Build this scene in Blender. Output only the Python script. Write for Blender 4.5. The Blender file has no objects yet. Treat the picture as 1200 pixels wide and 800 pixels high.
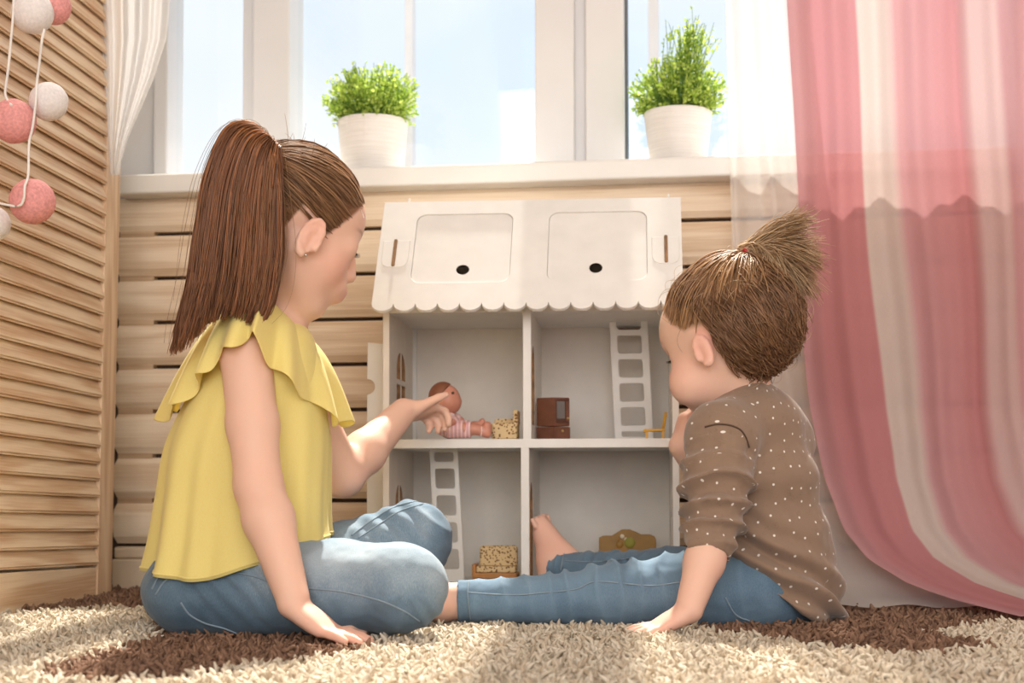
import bpy, bmesh, math, random
import numpy as np
from mathutils import Vector, Matrix
from mathutils.bvhtree import BVHTree

# ------------------------------------------------------------------ camera, world, sun, exposure
scene = bpy.context.scene
COL = scene.collection
FPX = 1750.0                       # focal length in pixels of a 1200 px wide frame
CAM_H = 0.18
PITCH, SHIFT = math.radians(2.5), 0.0742
YAW = math.radians(8.0)
cam_data = bpy.data.cameras.new('camera')
cam_data.sensor_width = 36.0
cam_data.lens = FPX * 36.0 / 1200.0
cam_data.shift_y = SHIFT
cam_data.clip_start = 0.05
cam_data.dof.use_dof = True
cam_data.dof.focus_distance = 1.9
cam_data.dof.aperture_fstop = 6.3
cam = bpy.data.objects.new('camera', cam_data)
COL.objects.link(cam)
cam.location = (0, 0, CAM_H)
cam.rotation_euler = (math.pi / 2 + PITCH, math.radians(0.12), YAW)
scene.camera = cam

world = bpy.data.worlds.new('world')
scene.world = world
world.use_nodes = True
wn, wl = world.node_tree.nodes, world.node_tree.links
wn.clear()
w_out = wn.new('ShaderNodeOutputWorld')
w_bg = wn.new('ShaderNodeBackground')
w_tc = wn.new('ShaderNodeTexCoord')
w_noise = wn.new('ShaderNodeTexNoise')
w_noise.inputs['Scale'].default_value = 3.2
w_noise.inputs['Detail'].default_value = 4.0
w_ramp = wn.new('ShaderNodeValToRGB')
w_ramp.color_ramp.elements[0].position = 0.38
w_ramp.color_ramp.elements[0].color = (0.76, 0.86, 0.99, 1)
w_ramp.color_ramp.elements[1].position = 0.62
w_ramp.color_ramp.elements[1].color = (0.98, 0.99, 1.0, 1)
wl.new(w_tc.outputs['Generated'], w_noise.inputs['Vector'])
wl.new(w_noise.outputs['Fac'], w_ramp.inputs['Fac'])
wl.new(w_ramp.outputs['Color'], w_bg.inputs['Color'])
w_bg.inputs['Strength'].default_value = 1.2
wl.new(w_bg.outputs['Background'], w_out.inputs['Surface'])

sun_data = bpy.data.lights.new('sun', 'SUN')
sun_data.energy = 11.5
sun_data.angle = math.radians(1.2)
sun_data.color = (1.0, 0.93, 0.82)
sun = bpy.data.objects.new('sun', sun_data)
COL.objects.link(sun)
SUN_EL, SUN_AZ = math.radians(58), math.radians(4)      # from behind the window, a little from the left
_sd = Vector((math.sin(SUN_AZ) * math.cos(SUN_EL), -math.cos(SUN_AZ) * math.cos(SUN_EL), -math.sin(SUN_EL)))
sun.rotation_euler = _sd.to_track_quat('-Z', 'Y').to_euler()

# unseen soft area light added behind the photographer as frontal fill
lamp_data = bpy.data.lights.new('room_fill_light', 'AREA')
lamp_data.shape = 'RECTANGLE'
lamp_data.size, lamp_data.size_y = 3.2, 2.0
lamp_data.energy = 92
lamp_data.color = (1.0, 0.97, 0.945)
lamp = bpy.data.objects.new('room_fill_light', lamp_data)
COL.objects.link(lamp)
lamp.location = (0.3, -2.4, 1.25)
lamp.rotation_euler = (Vector((0, 2.2, 0.35)) - Vector(lamp.location)).to_track_quat('-Z', 'Y').to_euler()

scene.view_settings.view_transform = 'Standard'
scene.view_settings.look = 'None'
scene.view_settings.exposure = -0.08
scene.view_settings.gamma = 1.0
scene.view_settings.use_curve_mapping = False
scene.cycles.use_denoising = True
scene.cycles.max_bounces = 10
scene.cycles.transparent_max_bounces = 16
scene.cycles.caustics_reflective = False
scene.cycles.caustics_refractive = False

# ------------------------------------------------------------------ helpers: space
_R = cam.rotation_euler.to_matrix()
CX, CY = 600.0, 400.0 + SHIFT * 1200.0
C0 = np.array([0, 0, CAM_H])
RIGHT = np.array(_R.col[0]); UP = np.array(_R.col[1]); FWD = -np.array(_R.col[2])
R_H = np.array([math.cos(YAW), math.sin(YAW), 0.0])       # horizontal right
F_H = np.array([-math.sin(YAW), math.cos(YAW), 0.0])      # horizontal forward
Z = np.array([0, 0, 1.0])

def ray(px, py):
    return FWD + (px - CX) / FPX * RIGHT + (CY - py) / FPX * UP
def P(px, py, d):
    """world point seen at pixel (px, py), d metres ahead of the camera"""
    return C0 + d * ray(px, py)
def PY(px, py, y):
    """world point seen at pixel (px, py) on the plane world-y = y"""
    r = ray(px, py)
    return C0 + r * (y / r[1])
def PX(px, py, x):
    r = ray(px, py)
    return C0 + r * (x / r[0])
def PZ(px, py, z):
    r = ray(px, py)
    return C0 + r * ((z - CAM_H) / r[2])
def cv(r, f, u):
    """direction given as (right, forward, up) of the viewer, levelled"""
    return r * R_H + f * F_H + u * Z
def nrm(v):
    v = np.asarray(v, float)
    return v / max(np.linalg.norm(v), 1e-12)

rng = np.random.default_rng(7)
random.seed(7)

# ------------------------------------------------------------------ helpers: objects
def wmat(o):
    m = o.matrix_basis.copy()
    if o.parent:
        m = wmat(o.parent) @ o.matrix_parent_inverse @ m
    return m
def link(o, parent=None):
    COL.objects.link(o)
    if parent is not None:
        o.parent = parent
        o.matrix_parent_inverse = wmat(parent).inverted()
    return o
def tag(o, label=None, cat=None, group=None, kind=None):
    if label: o['label'] = label
    if cat: o['category'] = cat
    if group: o['group'] = group
    if kind: o['kind'] = kind
    return o
def empty(name, loc, rz=0.0, **kw):
    o = bpy.data.objects.new(name, None)
    o.empty_display_size = 0.05
    o.location = tuple(loc)
    o.rotation_euler = (0, 0, rz)
    COL.objects.link(o)
    return tag(o, **kw)
def np_mesh(name, V, F, smooth=True):
    V = np.ascontiguousarray(V, dtype=np.float32)
    F = np.ascontiguousarray(F, dtype=np.int32)
    me = bpy.data.meshes.new(name)
    k = F.shape[1]
    me.vertices.add(len(V)); me.vertices.foreach_set('co', V.ravel())
    me.loops.add(F.size); me.loops.foreach_set('vertex_index', F.ravel())
    me.polygons.add(len(F)); me.polygons.foreach_set('loop_start', np.arange(0, F.size, k, dtype=np.int32))
    me.update(calc_edges=True)
    me.polygons.foreach_set('use_smooth', np.full(len(F), smooth))
    return me
def ob(name, me, mat, parent=None, **kw):
    """link mesh data (world coordinates) as one object"""
    if mat is not None:
        for m in (mat if isinstance(mat, (list, tuple)) else [mat]):
            me.materials.append(m)
    o = bpy.data.objects.new(name, me)
    link(o, parent)
    return tag(o, **kw)
def bm_ob(name, bm, mat, parent=None, smooth=False, M=None, **kw):
    me = bpy.data.meshes.new(name)
    if M is not None:
        bm.transform(M)
    bm.normal_update()
    bm.to_mesh(me); bm.free()
    if smooth:
        me.polygons.foreach_set('use_smooth', np.ones(len(me.polygons), bool))
    return ob(name, me, mat, parent, **kw)
def set_color(me, cols, name='tint'):
    """per vertex colour"""
    a = me.color_attributes.new(name, 'FLOAT_COLOR', 'POINT')
    c = np.ones((len(cols), 4), np.float32); c[:, :3] = cols
    a.data.foreach_set('color', c.ravel())

def add_box(bm, lo, hi, M=None):
    x0, y0, z0 = lo; x1, y1, z1 = hi
    pts = [(x0,y0,z0),(x1,y0,z0),(x1,y1,z0),(x0,y1,z0),(x0,y0,z1),(x1,y0,z1),(x1,y1,z1),(x0,y1,z1)]
    vs = [bm.verts.new(M @ Vector(p) if M else p) for p in pts]
    for f in ((0,3,2,1),(4,5,6,7),(0,1,5,4),(1,2,6,5),(2,3,7,6),(3,0,4,7)):
        bm.faces.new([vs[i] for i in f])
def box(name, lo, hi, mat, parent=None, bevel=0.0, seg=2, M=None, **kw):
    bm = bmesh.new()
    add_box(bm, lo, hi)
    if bevel:
        bmesh.ops.bevel(bm, geom=bm.edges[:], offset=bevel, segments=seg, affect='EDGES', profile=0.6)
    return bm_ob(name, bm, mat, parent, M=M, **kw)
def lathe(profile, n=40, cap=True):
    """profile: list of (r, z) -> bmesh around the z axis"""
    bm = bmesh.new()
    rings = []
    for r, z in profile:
        rings.append([bm.verts.new((r*math.cos(2*math.pi*i/n), r*math.sin(2*math.pi*i/n), z)) for i in range(n)])
    for a, b in zip(rings, rings[1:]):
        for i in range(n):
            bm.faces.new((a[i], a[(i+1) % n], b[(i+1) % n], b[i]))
    if cap:
        bm.faces.new(list(reversed(rings[0]))); bm.faces.new(rings[-1])
    return bm
def tubes(paths, radii, sides=4, cap=False):
    """paths (n, k, 3), radii (n, k) -> verts, quads of n tubes"""
    paths = np.asarray(paths, float); n, k, _ = paths.shape
    radii = np.broadcast_to(np.asarray(radii, float), (n, k))
    t = np.gradient(paths, axis=1)
    t /= np.linalg.norm(t, axis=2, keepdims=True) + 1e-12
    ref = np.where(np.abs(t[..., 2:3]) > 0.9, np.array([1.0, 0, 0]), np.array([0, 0, 1.0]))
    ref = np.broadcast_to(ref[:, k//2:k//2+1], t.shape)
    u = np.cross(t, ref); u /= np.linalg.norm(u, axis=2, keepdims=True) + 1e-12
    v = np.cross(t, u)
    a = np.arange(sides) * 2*np.pi/sides
    ring = (np.cos(a)[None, None, :, None]*u[:, :, None, :] + np.sin(a)[None, None, :, None]*v[:, :, None, :])
    V = paths[:, :, None, :] + ring * radii[:, :, None, None]
    idx = np.arange(n*k*sides).reshape(n, k, sides)
    a0 = idx[:, :-1]; a1 = idx[:, 1:]
    F = np.stack([a0, np.roll(a0, -1, 2), np.roll(a1, -1, 2), a1], -1).reshape(-1, 4)
    return V.reshape(-1, 3), F
def tube_ob(name, path, r, mat, parent=None, sides=8, **kw):
    path = np.asarray(path, float)
    rr = np.full(len(path), r) if np.isscalar(r) else np.asarray(r)
    V, F = tubes(path[None], rr[None], sides)
    n = len(path)
    V = np.vstack([V, path[:1], path[-1:]])
    a = np.arange(sides); b = (a+1) % sides; o = (n-1)*sides
    F = np.vstack([F, np.stack([b, a, a*0+n*sides, a*0+n*sides], -1), np.stack([o+a, o+b, a*0+n*sides+1, a*0+n*sides+1], -1)])
    F1 = F[:-2*sides]
    me = bpy.data.meshes.new(name)
    faces = [tuple(f) for f in F1] + [tuple(f[:3]) for f in F[-2*sides:]]
    me.from_pydata([tuple(v) for v in V], [], faces)
    me.polygons.foreach_set('use_smooth', np.ones(len(me.polygons), bool))
    return ob(name, me, mat, parent, **kw)
def catmull(pts, n):
    """smooth curve through pts (m, c) -> (n, c)"""
    pts = np.asarray(pts, float); m = len(pts)
    p = np.vstack([2*pts[0]-pts[1], pts, 2*pts[-1]-pts[-2]])
    s = np.linspace(0, m-1-1e-9, n); i = s.astype(int); f = (s-i)[:, None]
    a, b, c, d = p[i], p[i+1], p[i+2], p[i+3]
    return 0.5*((2*b) + (-a+c)*f + (2*a-5*b+4*c-d)*f**2 + (-a+3*b-3*c+d)*f**3)
def grid_mesh(name, G, closed_u=False, smooth=True):
    """G (rows, cols, 3) -> surface mesh"""
    r, c, _ = G.shape
    idx = np.arange(r*c).reshape(r, c)
    if closed_u:
        a = idx; b = np.roll(idx, -1, 1)
        F = np.stack([a[:-1], b[:-1], b[1:], a[1:]], -1).reshape(-1, 4)
    else:
        F = np.stack([idx[:-1, :-1], idx[:-1, 1:], idx[1:, 1:], idx[1:, :-1]], -1).reshape(-1, 4)
    return np_mesh(name, G.reshape(-1, 3), F, smooth)
def add_uv(me, UV):
    """UV per vertex (n, 2)"""
    uv = me.uv_layers.new(name='uv')
    li = np.empty(len(me.loops), np.int32); me.loops.foreach_get('vertex_index', li)
    uv.data.foreach_set('uv', np.ascontiguousarray(np.asarray(UV, np.float32)[li]).ravel())
def modify(o, kind, **kw):
    m = o.modifiers.new(kind.lower(), kind)
    for k, v in kw.items():
        setattr(m, k, v)
    return m
def rounded(x0, y0, x1, y1, r, n=5):
    out = []
    for cx, cy, a0 in ((x1-r, y0+r, -90), (x1-r, y1-r, 0), (x0+r, y1-r, 90), (x0+r, y0+r, 180)):
        for i in range(n+1):
            a = math.radians(a0 + 90*i/n)
            out.append((cx + r*math.cos(a), cy + r*math.sin(a)))
    return out
def circle2(cx, cy, r, n=24):
    return [(cx+r*math.cos(2*math.pi*i/n), cy+r*math.sin(2*math.pi*i/n)) for i in range(n)]
def plate(name, loops, thick, mat, parent=None, M=None, edge_mat=None, bevel=0.0006, **kw):
    """flat board cut from 2-D outlines (first loop outer, the others holes), thickness along local z"""
    cu = bpy.data.curves.new(name, 'CURVE')
    cu.dimensions = '2D'; cu.fill_mode = 'BOTH'; cu.extrude = thick/2 - bevel; cu.bevel_depth = bevel; cu.bevel_resolution = 0
    for lp in loops:
        sp = cu.splines.new('POLY'); sp.points.add(len(lp)-1); sp.use_cyclic_u = True
        for q, (x, y) in zip(sp.points, lp): q.co = (x, y, 0, 1)
    tmp = bpy.data.objects.new(name, cu)
    COL.objects.link(tmp)
    dg = bpy.context.evaluated_depsgraph_get()
    me = bpy.data.meshes.new_from_object(tmp.evaluated_get(dg))
    bpy.data.objects.remove(tmp); bpy.data.curves.remove(cu)
    me.materials.clear(); me.name = name
    mats = [mat] + ([edge_mat] if edge_mat else [])
    for p_ in me.polygons: p_.material_index = 0; p_.use_smooth = False
    if edge_mat:
        bb = [(min(p[0] for p in l)-.002, min(p[1] for p in l)-.002, max(p[0] for p in l)+.002, max(p[1] for p in l)+.002) for l in loops[1:]]
        for f in me.polygons:
            if abs(f.normal.z) < 0.5:
                c = f.center
                if any(b[0] <= c.x <= b[2] and b[1] <= c.y <= b[3] for b in bb):
                    f.material_index = 1
    if M is not None: me.transform(M)
    return ob(name, me, mats, parent, **kw)

# ------------------------------------------------------------------ helpers: materials
def new_mat(name):
    m = bpy.data.materials.new(name); m.use_nodes = True
    nt = m.node_tree; nt.nodes.clear()
    out = nt.nodes.new('ShaderNodeOutputMaterial'); b = nt.nodes.new('ShaderNodeBsdfPrincipled')
    nt.links.new(b.outputs[0], out.inputs['Surface'])
    return m, nt, b, out
def sock(nt, x, inp):
    if hasattr(x, 'is_output'): nt.links.new(x, inp)
    else: inp.default_value = x
def node(nt, typ, **ins):
    n = nt.nodes.new(typ)
    for k, v in ins.items():
        sock(nt, v, n.inputs[k.replace('_', ' ')])
    return n
def ramp(nt, fac, stops):
    r = nt.nodes.new('ShaderNodeValToRGB'); nt.links.new(fac, r.inputs['Fac'])
    els = r.color_ramp.elements
    while len(els) < len(stops): els.new(0.5)
    for e, (p, c) in zip(els, stops): e.position = p; e.color = (*c, 1)
    return r.outputs['Color']
def mixc(nt, fac, a, b, mode='MIX'):
    m = nt.nodes.new('ShaderNodeMix'); m.data_type = 'RGBA'; m.blend_type = mode
    sock(nt, fac, m.inputs[0])
    sock(nt, (*a, 1) if isinstance(a, tuple) else a, m.inputs[6]); sock(nt, (*b, 1) if isinstance(b, tuple) else b, m.inputs[7])
    return m.outputs[2]
def coords(nt, scale=(1, 1, 1), which='Object', rot=(0, 0, 0)):
    tc = nt.nodes.new('ShaderNodeTexCoord'); mp = nt.nodes.new('ShaderNodeMapping')
    mp.inputs['Scale'].default_value = scale; mp.inputs['Rotation'].default_value = rot
    nt.links.new(tc.outputs[which], mp.inputs['Vector'])
    return mp.outputs['Vector']
def bump(nt, b, height, strength=0.3, dist=0.001):
    n = node(nt, 'ShaderNodeBump', Height=height, Strength=strength, Distance=dist)
    nt.links.new(n.outputs['Normal'], b.inputs['Normal'])
def plain(name, col, rough=0.5, var=0.05, scale=40.0, bmp=0.0, spec=0.4, sub=0.0, metal=0.0):
    m, nt, b, o = new_mat(name)
    v = coords(nt)
    nz = node(nt, 'ShaderNodeTexNoise', Vector=v, Scale=scale, Detail=4.0)
    c2 = tuple(max(0, c*(1-var*2)) for c in col); c1 = tuple(min(1, c*(1+var)) for c in col)
    sock(nt, ramp(nt, nz.outputs['Fac'], [(0.3, c2), (0.7, c1)]), b.inputs['Base Color'])
    b.inputs['Roughness'].default_value = rough; b.inputs['Specular IOR Level'].default_value = spec
    b.inputs['Metallic'].default_value = metal
    if sub:
        b.inputs['Subsurface Weight'].default_value = sub; b.inputs['Subsurface Radius'].default_value = (0.01, 0.005, 0.003); b.inputs['Subsurface Scale'].default_value = 1.0
    if bmp: bump(nt, b, nz.outputs['Fac'], bmp, 0.0008)
    return m
def wood(name, c_lo, c_hi, axis=0, ring=14.0, rough=0.5, seed=0.0, grain=0.25):
    """long grain along the given axis; every piece gets its own cut of the grain"""
    m, nt, b, o = new_mat(name)
    tc = nt.nodes.new('ShaderNodeTexCoord'); oi = nt.nodes.new('ShaderNodeObjectInfo')
    add = node(nt, 'ShaderNodeVectorMath'); add.operation = 'MULTIPLY_ADD'
    comb = node(nt, 'ShaderNodeCombineXYZ', X=oi.outputs['Random'], Y=oi.outputs['Random'], Z=oi.outputs['Random'])
    nt.links.new(comb.outputs[0], add.inputs[0]); add.inputs[1].default_value = (7.3, 3.7, 5.1); nt.links.new(tc.outputs['Object'], add.inputs[2])
    mp = nt.nodes.new('ShaderNodeMapping'); s = [ring]*3; s[axis] = ring*0.09
    mp.inputs['Scale'].default_value = s; mp.inputs['Location'].default_value = (seed, seed*2, seed*3)
    nt.links.new(add.outputs[0], mp.inputs['Vector'])
    n1 = node(nt, 'ShaderNodeTexNoise', Vector=mp.outputs[0], Scale=1.6, Detail=2.0, Distortion=0.4)
    mul = node(nt, 'ShaderNodeMath'); mul.operation = 'MULTIPLY'; nt.links.new(n1.outputs['Fac'], mul.inputs[0]); mul.inputs[1].default_value = 26.0
    sn = node(nt, 'ShaderNodeMath'); sn.operation = 'SINE'; nt.links.new(mul.outputs[0], sn.inputs[0])
    mp2 = nt.nodes.new('ShaderNodeMapping'); s2 = [420.0]*3; s2[axis] = 9.0
    mp2.inputs['Scale'].default_value = s2; nt.links.new(add.outputs[0], mp2.inputs['Vector'])
    n2 = node(nt, 'ShaderNodeTexNoise', Vector=mp2.outputs[0], Scale=1.0, Detail=3.0)
    ma = node(nt, 'ShaderNodeMath'); ma.operation = 'MULTIPLY_ADD'; nt.links.new(sn.outputs[0], ma.inputs[0]); ma.inputs[1].default_value = grain; nt.links.new(n2.outputs['Fac'], ma.inputs[2])
    sock(nt, ramp(nt, ma.outputs[0], [(0.15, c_lo), (0.75, c_hi)]), b.inputs['Base Color'])
    b.inputs['Roughness'].default_value = rough; b.inputs['Specular IOR Level'].default_value = 0.3
    bump(nt, b, n2.outputs['Fac'], 0.12, 0.0006)
    return m
# ------------------------------------------------------------------ the setting
M_plank = wood('pale_pine', (0.68, 0.49, 0.325), (0.86, 0.70, 0.53), 0, 9.0, 0.5)
M_louver = wood('louver_pine', (0.66, 0.42, 0.25), (0.88, 0.69, 0.50), 1, 12.0, 0.5)
M_stile = wood('stile_pine', (0.64, 0.42, 0.26), (0.84, 0.64, 0.46), 2, 12.0, 0.5)
M_backing = plain('dark_backing', (0.10, 0.06, 0.04), 0.9)
M_spacer = wood('spacer_pine', (0.46, 0.30, 0.18), (0.62, 0.44, 0.29), 0, 9.0)
M_sill = plain('sill_white_paint', (0.84, 0.81, 0.77), 0.35, 0.02, 12)
M_frame = plain('window_white_plastic', (0.74, 0.725, 0.73), 0.3, 0.015, 8)
M_gasket = plain('gasket_grey', (0.11, 0.12, 0.13), 0.6)
M_wall = plain('wall_plaster', (0.86, 0.82, 0.76), 0.9, 0.02, 20, 0.1)
M_floor = wood('floor_oak', (0.33, 0.2, 0.11), (0.5, 0.33, 0.2), 0, 10.0)
M_base = plain('baseboard_cream', (0.70, 0.55, 0.40), 0.5, 0.02)

def glass_mat():
    m, nt, b, out = new_mat('window_glass')
    nt.nodes.remove(b)
    tr = node(nt, 'ShaderNodeBsdfTransparent', Color=(0.97, 0.985, 0.99, 1))
    gl = node(nt, 'ShaderNodeBsdfGlossy', Roughness=0.02)
    mx = node(nt, 'ShaderNodeMixShader', Fac=0.04)
    nt.links.new(tr.outputs[0], mx.inputs[1]); nt.links.new(gl.outputs[0], mx.inputs[2])
    nt.links.new(mx.outputs[0], out.inputs['Surface'])
    return m
M_glass = glass_mat()

Y_PLANK, Y_LIP, Y_GLASS = 2.505, 2.462, 2.68
ZSILL = .7175
XL, XR, YB, ZC = -1.02, 1.9, -3.2, 2.80

box('floor', (XL-.5, YB, -0.05), (XR+.3, 2.85, -0.028), M_floor, kind='structure')
box('ceiling', (XL-.5, YB, ZC), (XR+.3, 2.85, ZC+.1), M_wall, kind='structure')
box('wall_left', (XL-.30, YB, -.03), (XL-.12, 2.85, ZC), M_wall, kind='structure')
box('wall_right', (XR, YB, -.03), (XR+.15, 2.85, ZC), M_wall, kind='structure')
box('wall_back_upper', (XL-.3, 2.60, 2.55), (XR+.15, 2.85, ZC), M_wall, kind='structure').name = 'wall_top'

wall = box('wall_back', (XL-.12, Y_PLANK+.028, -.03), (XR, 2.85, .686), M_backing, kind='structure')
# log-faced planks: nine boards with a slightly crowned face and recessed joints
zs = [0.0706 + 0.0785*i for i in range(8)]         # joint heights, lowest first
x0p = PY(134, 450, Y_PLANK)[0]
def plank(z0, z1):
    bm = bmesh.new()
    n = 7
    prof = []
    h = z1 - z0
    for i in range(n):                            # crowned front face
        t = i/(n-1)
        c = 1 - (2*t-1)**2
        prof.append((Y_PLANK + 0.010*(1-c)**2.2, z0 + h*t))
    prof += [(Y_PLANK+.026, z1), (Y_PLANK+.026, z0)]
    xa, xb = x0p, XR
    A = [bm.verts.new((xa+0.004*((2*i/(n-1)-1)**4 if i < n else 1), y, z)) for i, (y, z) in enumerate(prof)]
    B = [bm.verts.new((xb, y, z)) for y, z in prof]
    for i in range(len(prof)):
        j = (i+1) % len(prof)
        bm.faces.new((A[i], B[i], B[j], A[j]))
    bm.faces.new(list(reversed(A))); bm.faces.new(B)
    o = bm_ob('plank', bm, M_plank, wall)
    return o
gap = 0.0045
edges = [0.0706] + zs[1:] + [0.686]
for a, b in zip(edges, edges[1:]):
    plank(a + gap, b - gap*0.6 if b < .68 else b)
for i, zz in enumerate(edges[1:-1]):              # packing strips that show inside the joints at the left end
    xe = PY(177, 450, Y_PLANK)[0]
    box('packing_strip', (x0p+.004, Y_PLANK+.009, zz-.006), (xe, Y_PLANK+.03, zz+.006), M_spacer, wall)
box('baseboard_back', (x0p, Y_PLANK-.004, -.03), (XR, Y_PLANK+.03, .048), M_base, bevel=.003, kind='structure')
box('trim_1', (x0p, Y_PLANK+.003, .0485), (XR, Y_PLANK+.03, .0695), M_base, bevel=.006, seg=3, kind='structure')

# window: sill, frames, three panes
win = empty('window_1', (0.3, Y_GLASS, 0.7), kind='structure')
box('window_sill', (PY(134, 200, Y_LIP)[0], Y_LIP, .6835), (XR, 2.85, ZSILL), M_sill, win, bevel=.005, seg=3)
def fx(px, y=Y_GLASS): return PY(px, 120, y)[0]
def upright(name, pa, pb, y0, y1, mat=M_frame, z0=ZSILL, z1=2.55):
    return box(name, (fx(pa, y0), y0, z0), (fx(pb, y0), y1, z1), mat, win, bevel=.003)
upright('frame_post', 60, 181, Y_GLASS-.02, Y_GLASS+.06)
upright('frame_post', 180, 196, Y_GLASS-.035, Y_GLASS+.05)
upright('frame_post', 284, 297, Y_GLASS-.01, Y_GLASS+.05)
upright('frame_post', 296, 339, Y_GLASS-.045, Y_GLASS+.05)
upright('gasket', 338, 344.5, Y_GLASS-.012, Y_GLASS+.02, M_gasket)
upright('frame_post', 627, 673, Y_GLASS-.045, Y_GLASS+.05)
upright('frame_post', 672, 687, Y_GLASS-.03, Y_GLASS+.05)
upright('frame_post', 686, 731, Y_GLASS-.045, Y_GLASS+.05)
upright('gasket', 730, 735.5, Y_GLASS-.012, Y_GLASS+.02, M_gasket)
upright('frame_post', 1190, 1320, Y_GLASS-.045, Y_GLASS+.05)
for pa, pb in ((196, 297), (339, 627), (731, 1200)):
    box('pane', (fx(pa), Y_GLASS+.008, ZSILL+.001), (fx(pb), Y_GLASS+.012, 2.55), M_glass, win)
for pa, pb in ((196, 284), (339, 627), (731, 1195)):
    box('frame_rail', (fx(pa)-.004, Y_GLASS-.03, ZSILL), (fx(pb)+.004, Y_GLASS+.05, ZSILL+.022), M_frame, win, bevel=.003)
# the balcony glazing a little way outside
def bx_(name, pa, pb, y, z0, z1, mat=M_frame):
    return box(name, (PY(pa, 100, y)[0], y, z0), (PY(pb, 100, y)[0], y+.04, z1), mat, win)
for pa, pb in ((150, 172), (474, 483), (760, 772), (1050, 1062)):
    bx_('outer_post', pa, pb, 3.3, .2, 3.2)
bx_('outer_rail', -200, 1500, 3.3, .60, .66)
# ------------------------------------------------------------------ louvered screen at the left
y_far = 2.375
xs = PY(134, 450, y_far)[0]                     # plane of the screen
y_st = PX(114, 450, xs)[1]
y_near = 1.25
TILT = math.radians(1.75)
Ms = Matrix.Translation((xs, y_far, 0)) @ Matrix.Rotation(-TILT, 4, 'X')
screen = empty('louvered_screen', (xs, (y_far+y_near)/2, 0), label='tall pine louvered folding screen of angled slats standing at the left', cat='screen')
w_st = y_far - y_st
L_ = y_far - y_near
def sbox(name, y0, y1, z0, z1, x0, x1, mat, bevel=.002):
    return box(name, (x0, y0, z0), (x1, y1, z1), mat, screen, bevel=bevel, M=Ms)
sbox('stile', -w_st, -w_st*.34, -.03, 1.72, -.034, .004, M_stile)
sbox('stile_edge', -w_st*.33, 0, -.03, 1.72, -.034, -.001, M_stile)
sbox('stile', -L_, -L_+.06, -.03, 1.72, -.034, .004, M_stile)
sbox('bottom_rail', -L_+.06, -w_st, -.03, .043, -.034, .001, M_louver)
sbox('top_rail', -L_+.06, -w_st, 1.66, 1.72, -.034, .001, M_louver)
sl_bm = bmesh.new()
add_box(sl_bm, (-.0035, -L_+.058, 0), (.0035, -w_st+.001, .0365))
bmesh.ops.bevel(sl_bm, geom=[e for e in sl_bm.edges if abs(e.verts[0].co.y-e.verts[1].co.y) > .1], offset=.003, segments=2, affect='EDGES')
sl_me = bpy.data.meshes.new('slat'); sl_bm.to_mesh(sl_me); sl_bm.free(); sl_me.materials.append(M_louver)
pitch = .0271
for k in range(60):
    zc = .047 + pitch*k
    o = bpy.data.objects.new('slat', sl_me)
    # lower edge leans out into the room, upper edge goes back
    o.matrix_basis = Ms @ Matrix.Translation((.003, 0, zc)) @ Matrix.Rotation(math.radians(-21), 4, 'Y')
    link(o, screen)

# ------------------------------------------------------------------ cotton ball garland
M_ballw = plain('cotton_white', (0.87, 0.82, 0.81), 0.8, 0.05, 260, 0.5, 0.1)
M_ballp = plain('cotton_pink', (0.84, 0.37, 0.355), 0.8, 0.10, 260, 0.5, 0.1)
M_string = plain('string_white', (0.9, 0.87, 0.83), 0.8)
gar = empty('ball_garland', P(30, 120, 1.97), label='string of white and pink cotton ball lights hanging before the louvered screen', cat='garland')
balls = [(38, 15, 24.5, 0, 1.97), (62, 8, 21, 1, 2.0), (57, 119, 22.5, 0, 1.98), (16, 142, 26, 1, 1.96), (38, 236, 26.5, 1, 1.96), (-9, 262, 21, 0, 1.97), (4, -40, 24, 1, 1.97)]
for bx, by, br, pk, bd in balls:
    bm = bmesh.new(); bmesh.ops.create_uvsphere(bm, u_segments=32, v_segments=20, radius=br/FPX*bd)
    for v in bm.verts:
        v.co *= 1 + .012*math.sin(v.co.x*330+bx) * math.sin(v.co.z*290+by)
    bm_ob('ball_light', bm, M_ballp if pk else M_ballw, gar, True, M=Matrix.Translation(P(bx, by, bd)))
def gstring(pts, d=1.94):
    tube_ob('cord', catmull([P(x, y, dd) for x, y, dd in pts], 40), .0017, M_string, gar, 6)
gstring([(14, -60, 1.95), (16, 0, 1.95), (13, 45, 1.95), (9, 85, 1.95), (6, 108, 1.95), (9, 118, 1.945), (14, 124, 1.935)])
gstring([(52, 34, 1.95), (49, 48, 1.95), (46, 75, 1.96), (43, 98, 1.96), (42, 118, 1.95), (38, 150, 1.95), (34, 168, 1.95), (33, 205, 1.94), (29, 218, 1.926), (28, 232, 1.924), (23, 241, 1.925), (8, 240, 1.93), (-14, 235, 1.95)])

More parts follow.
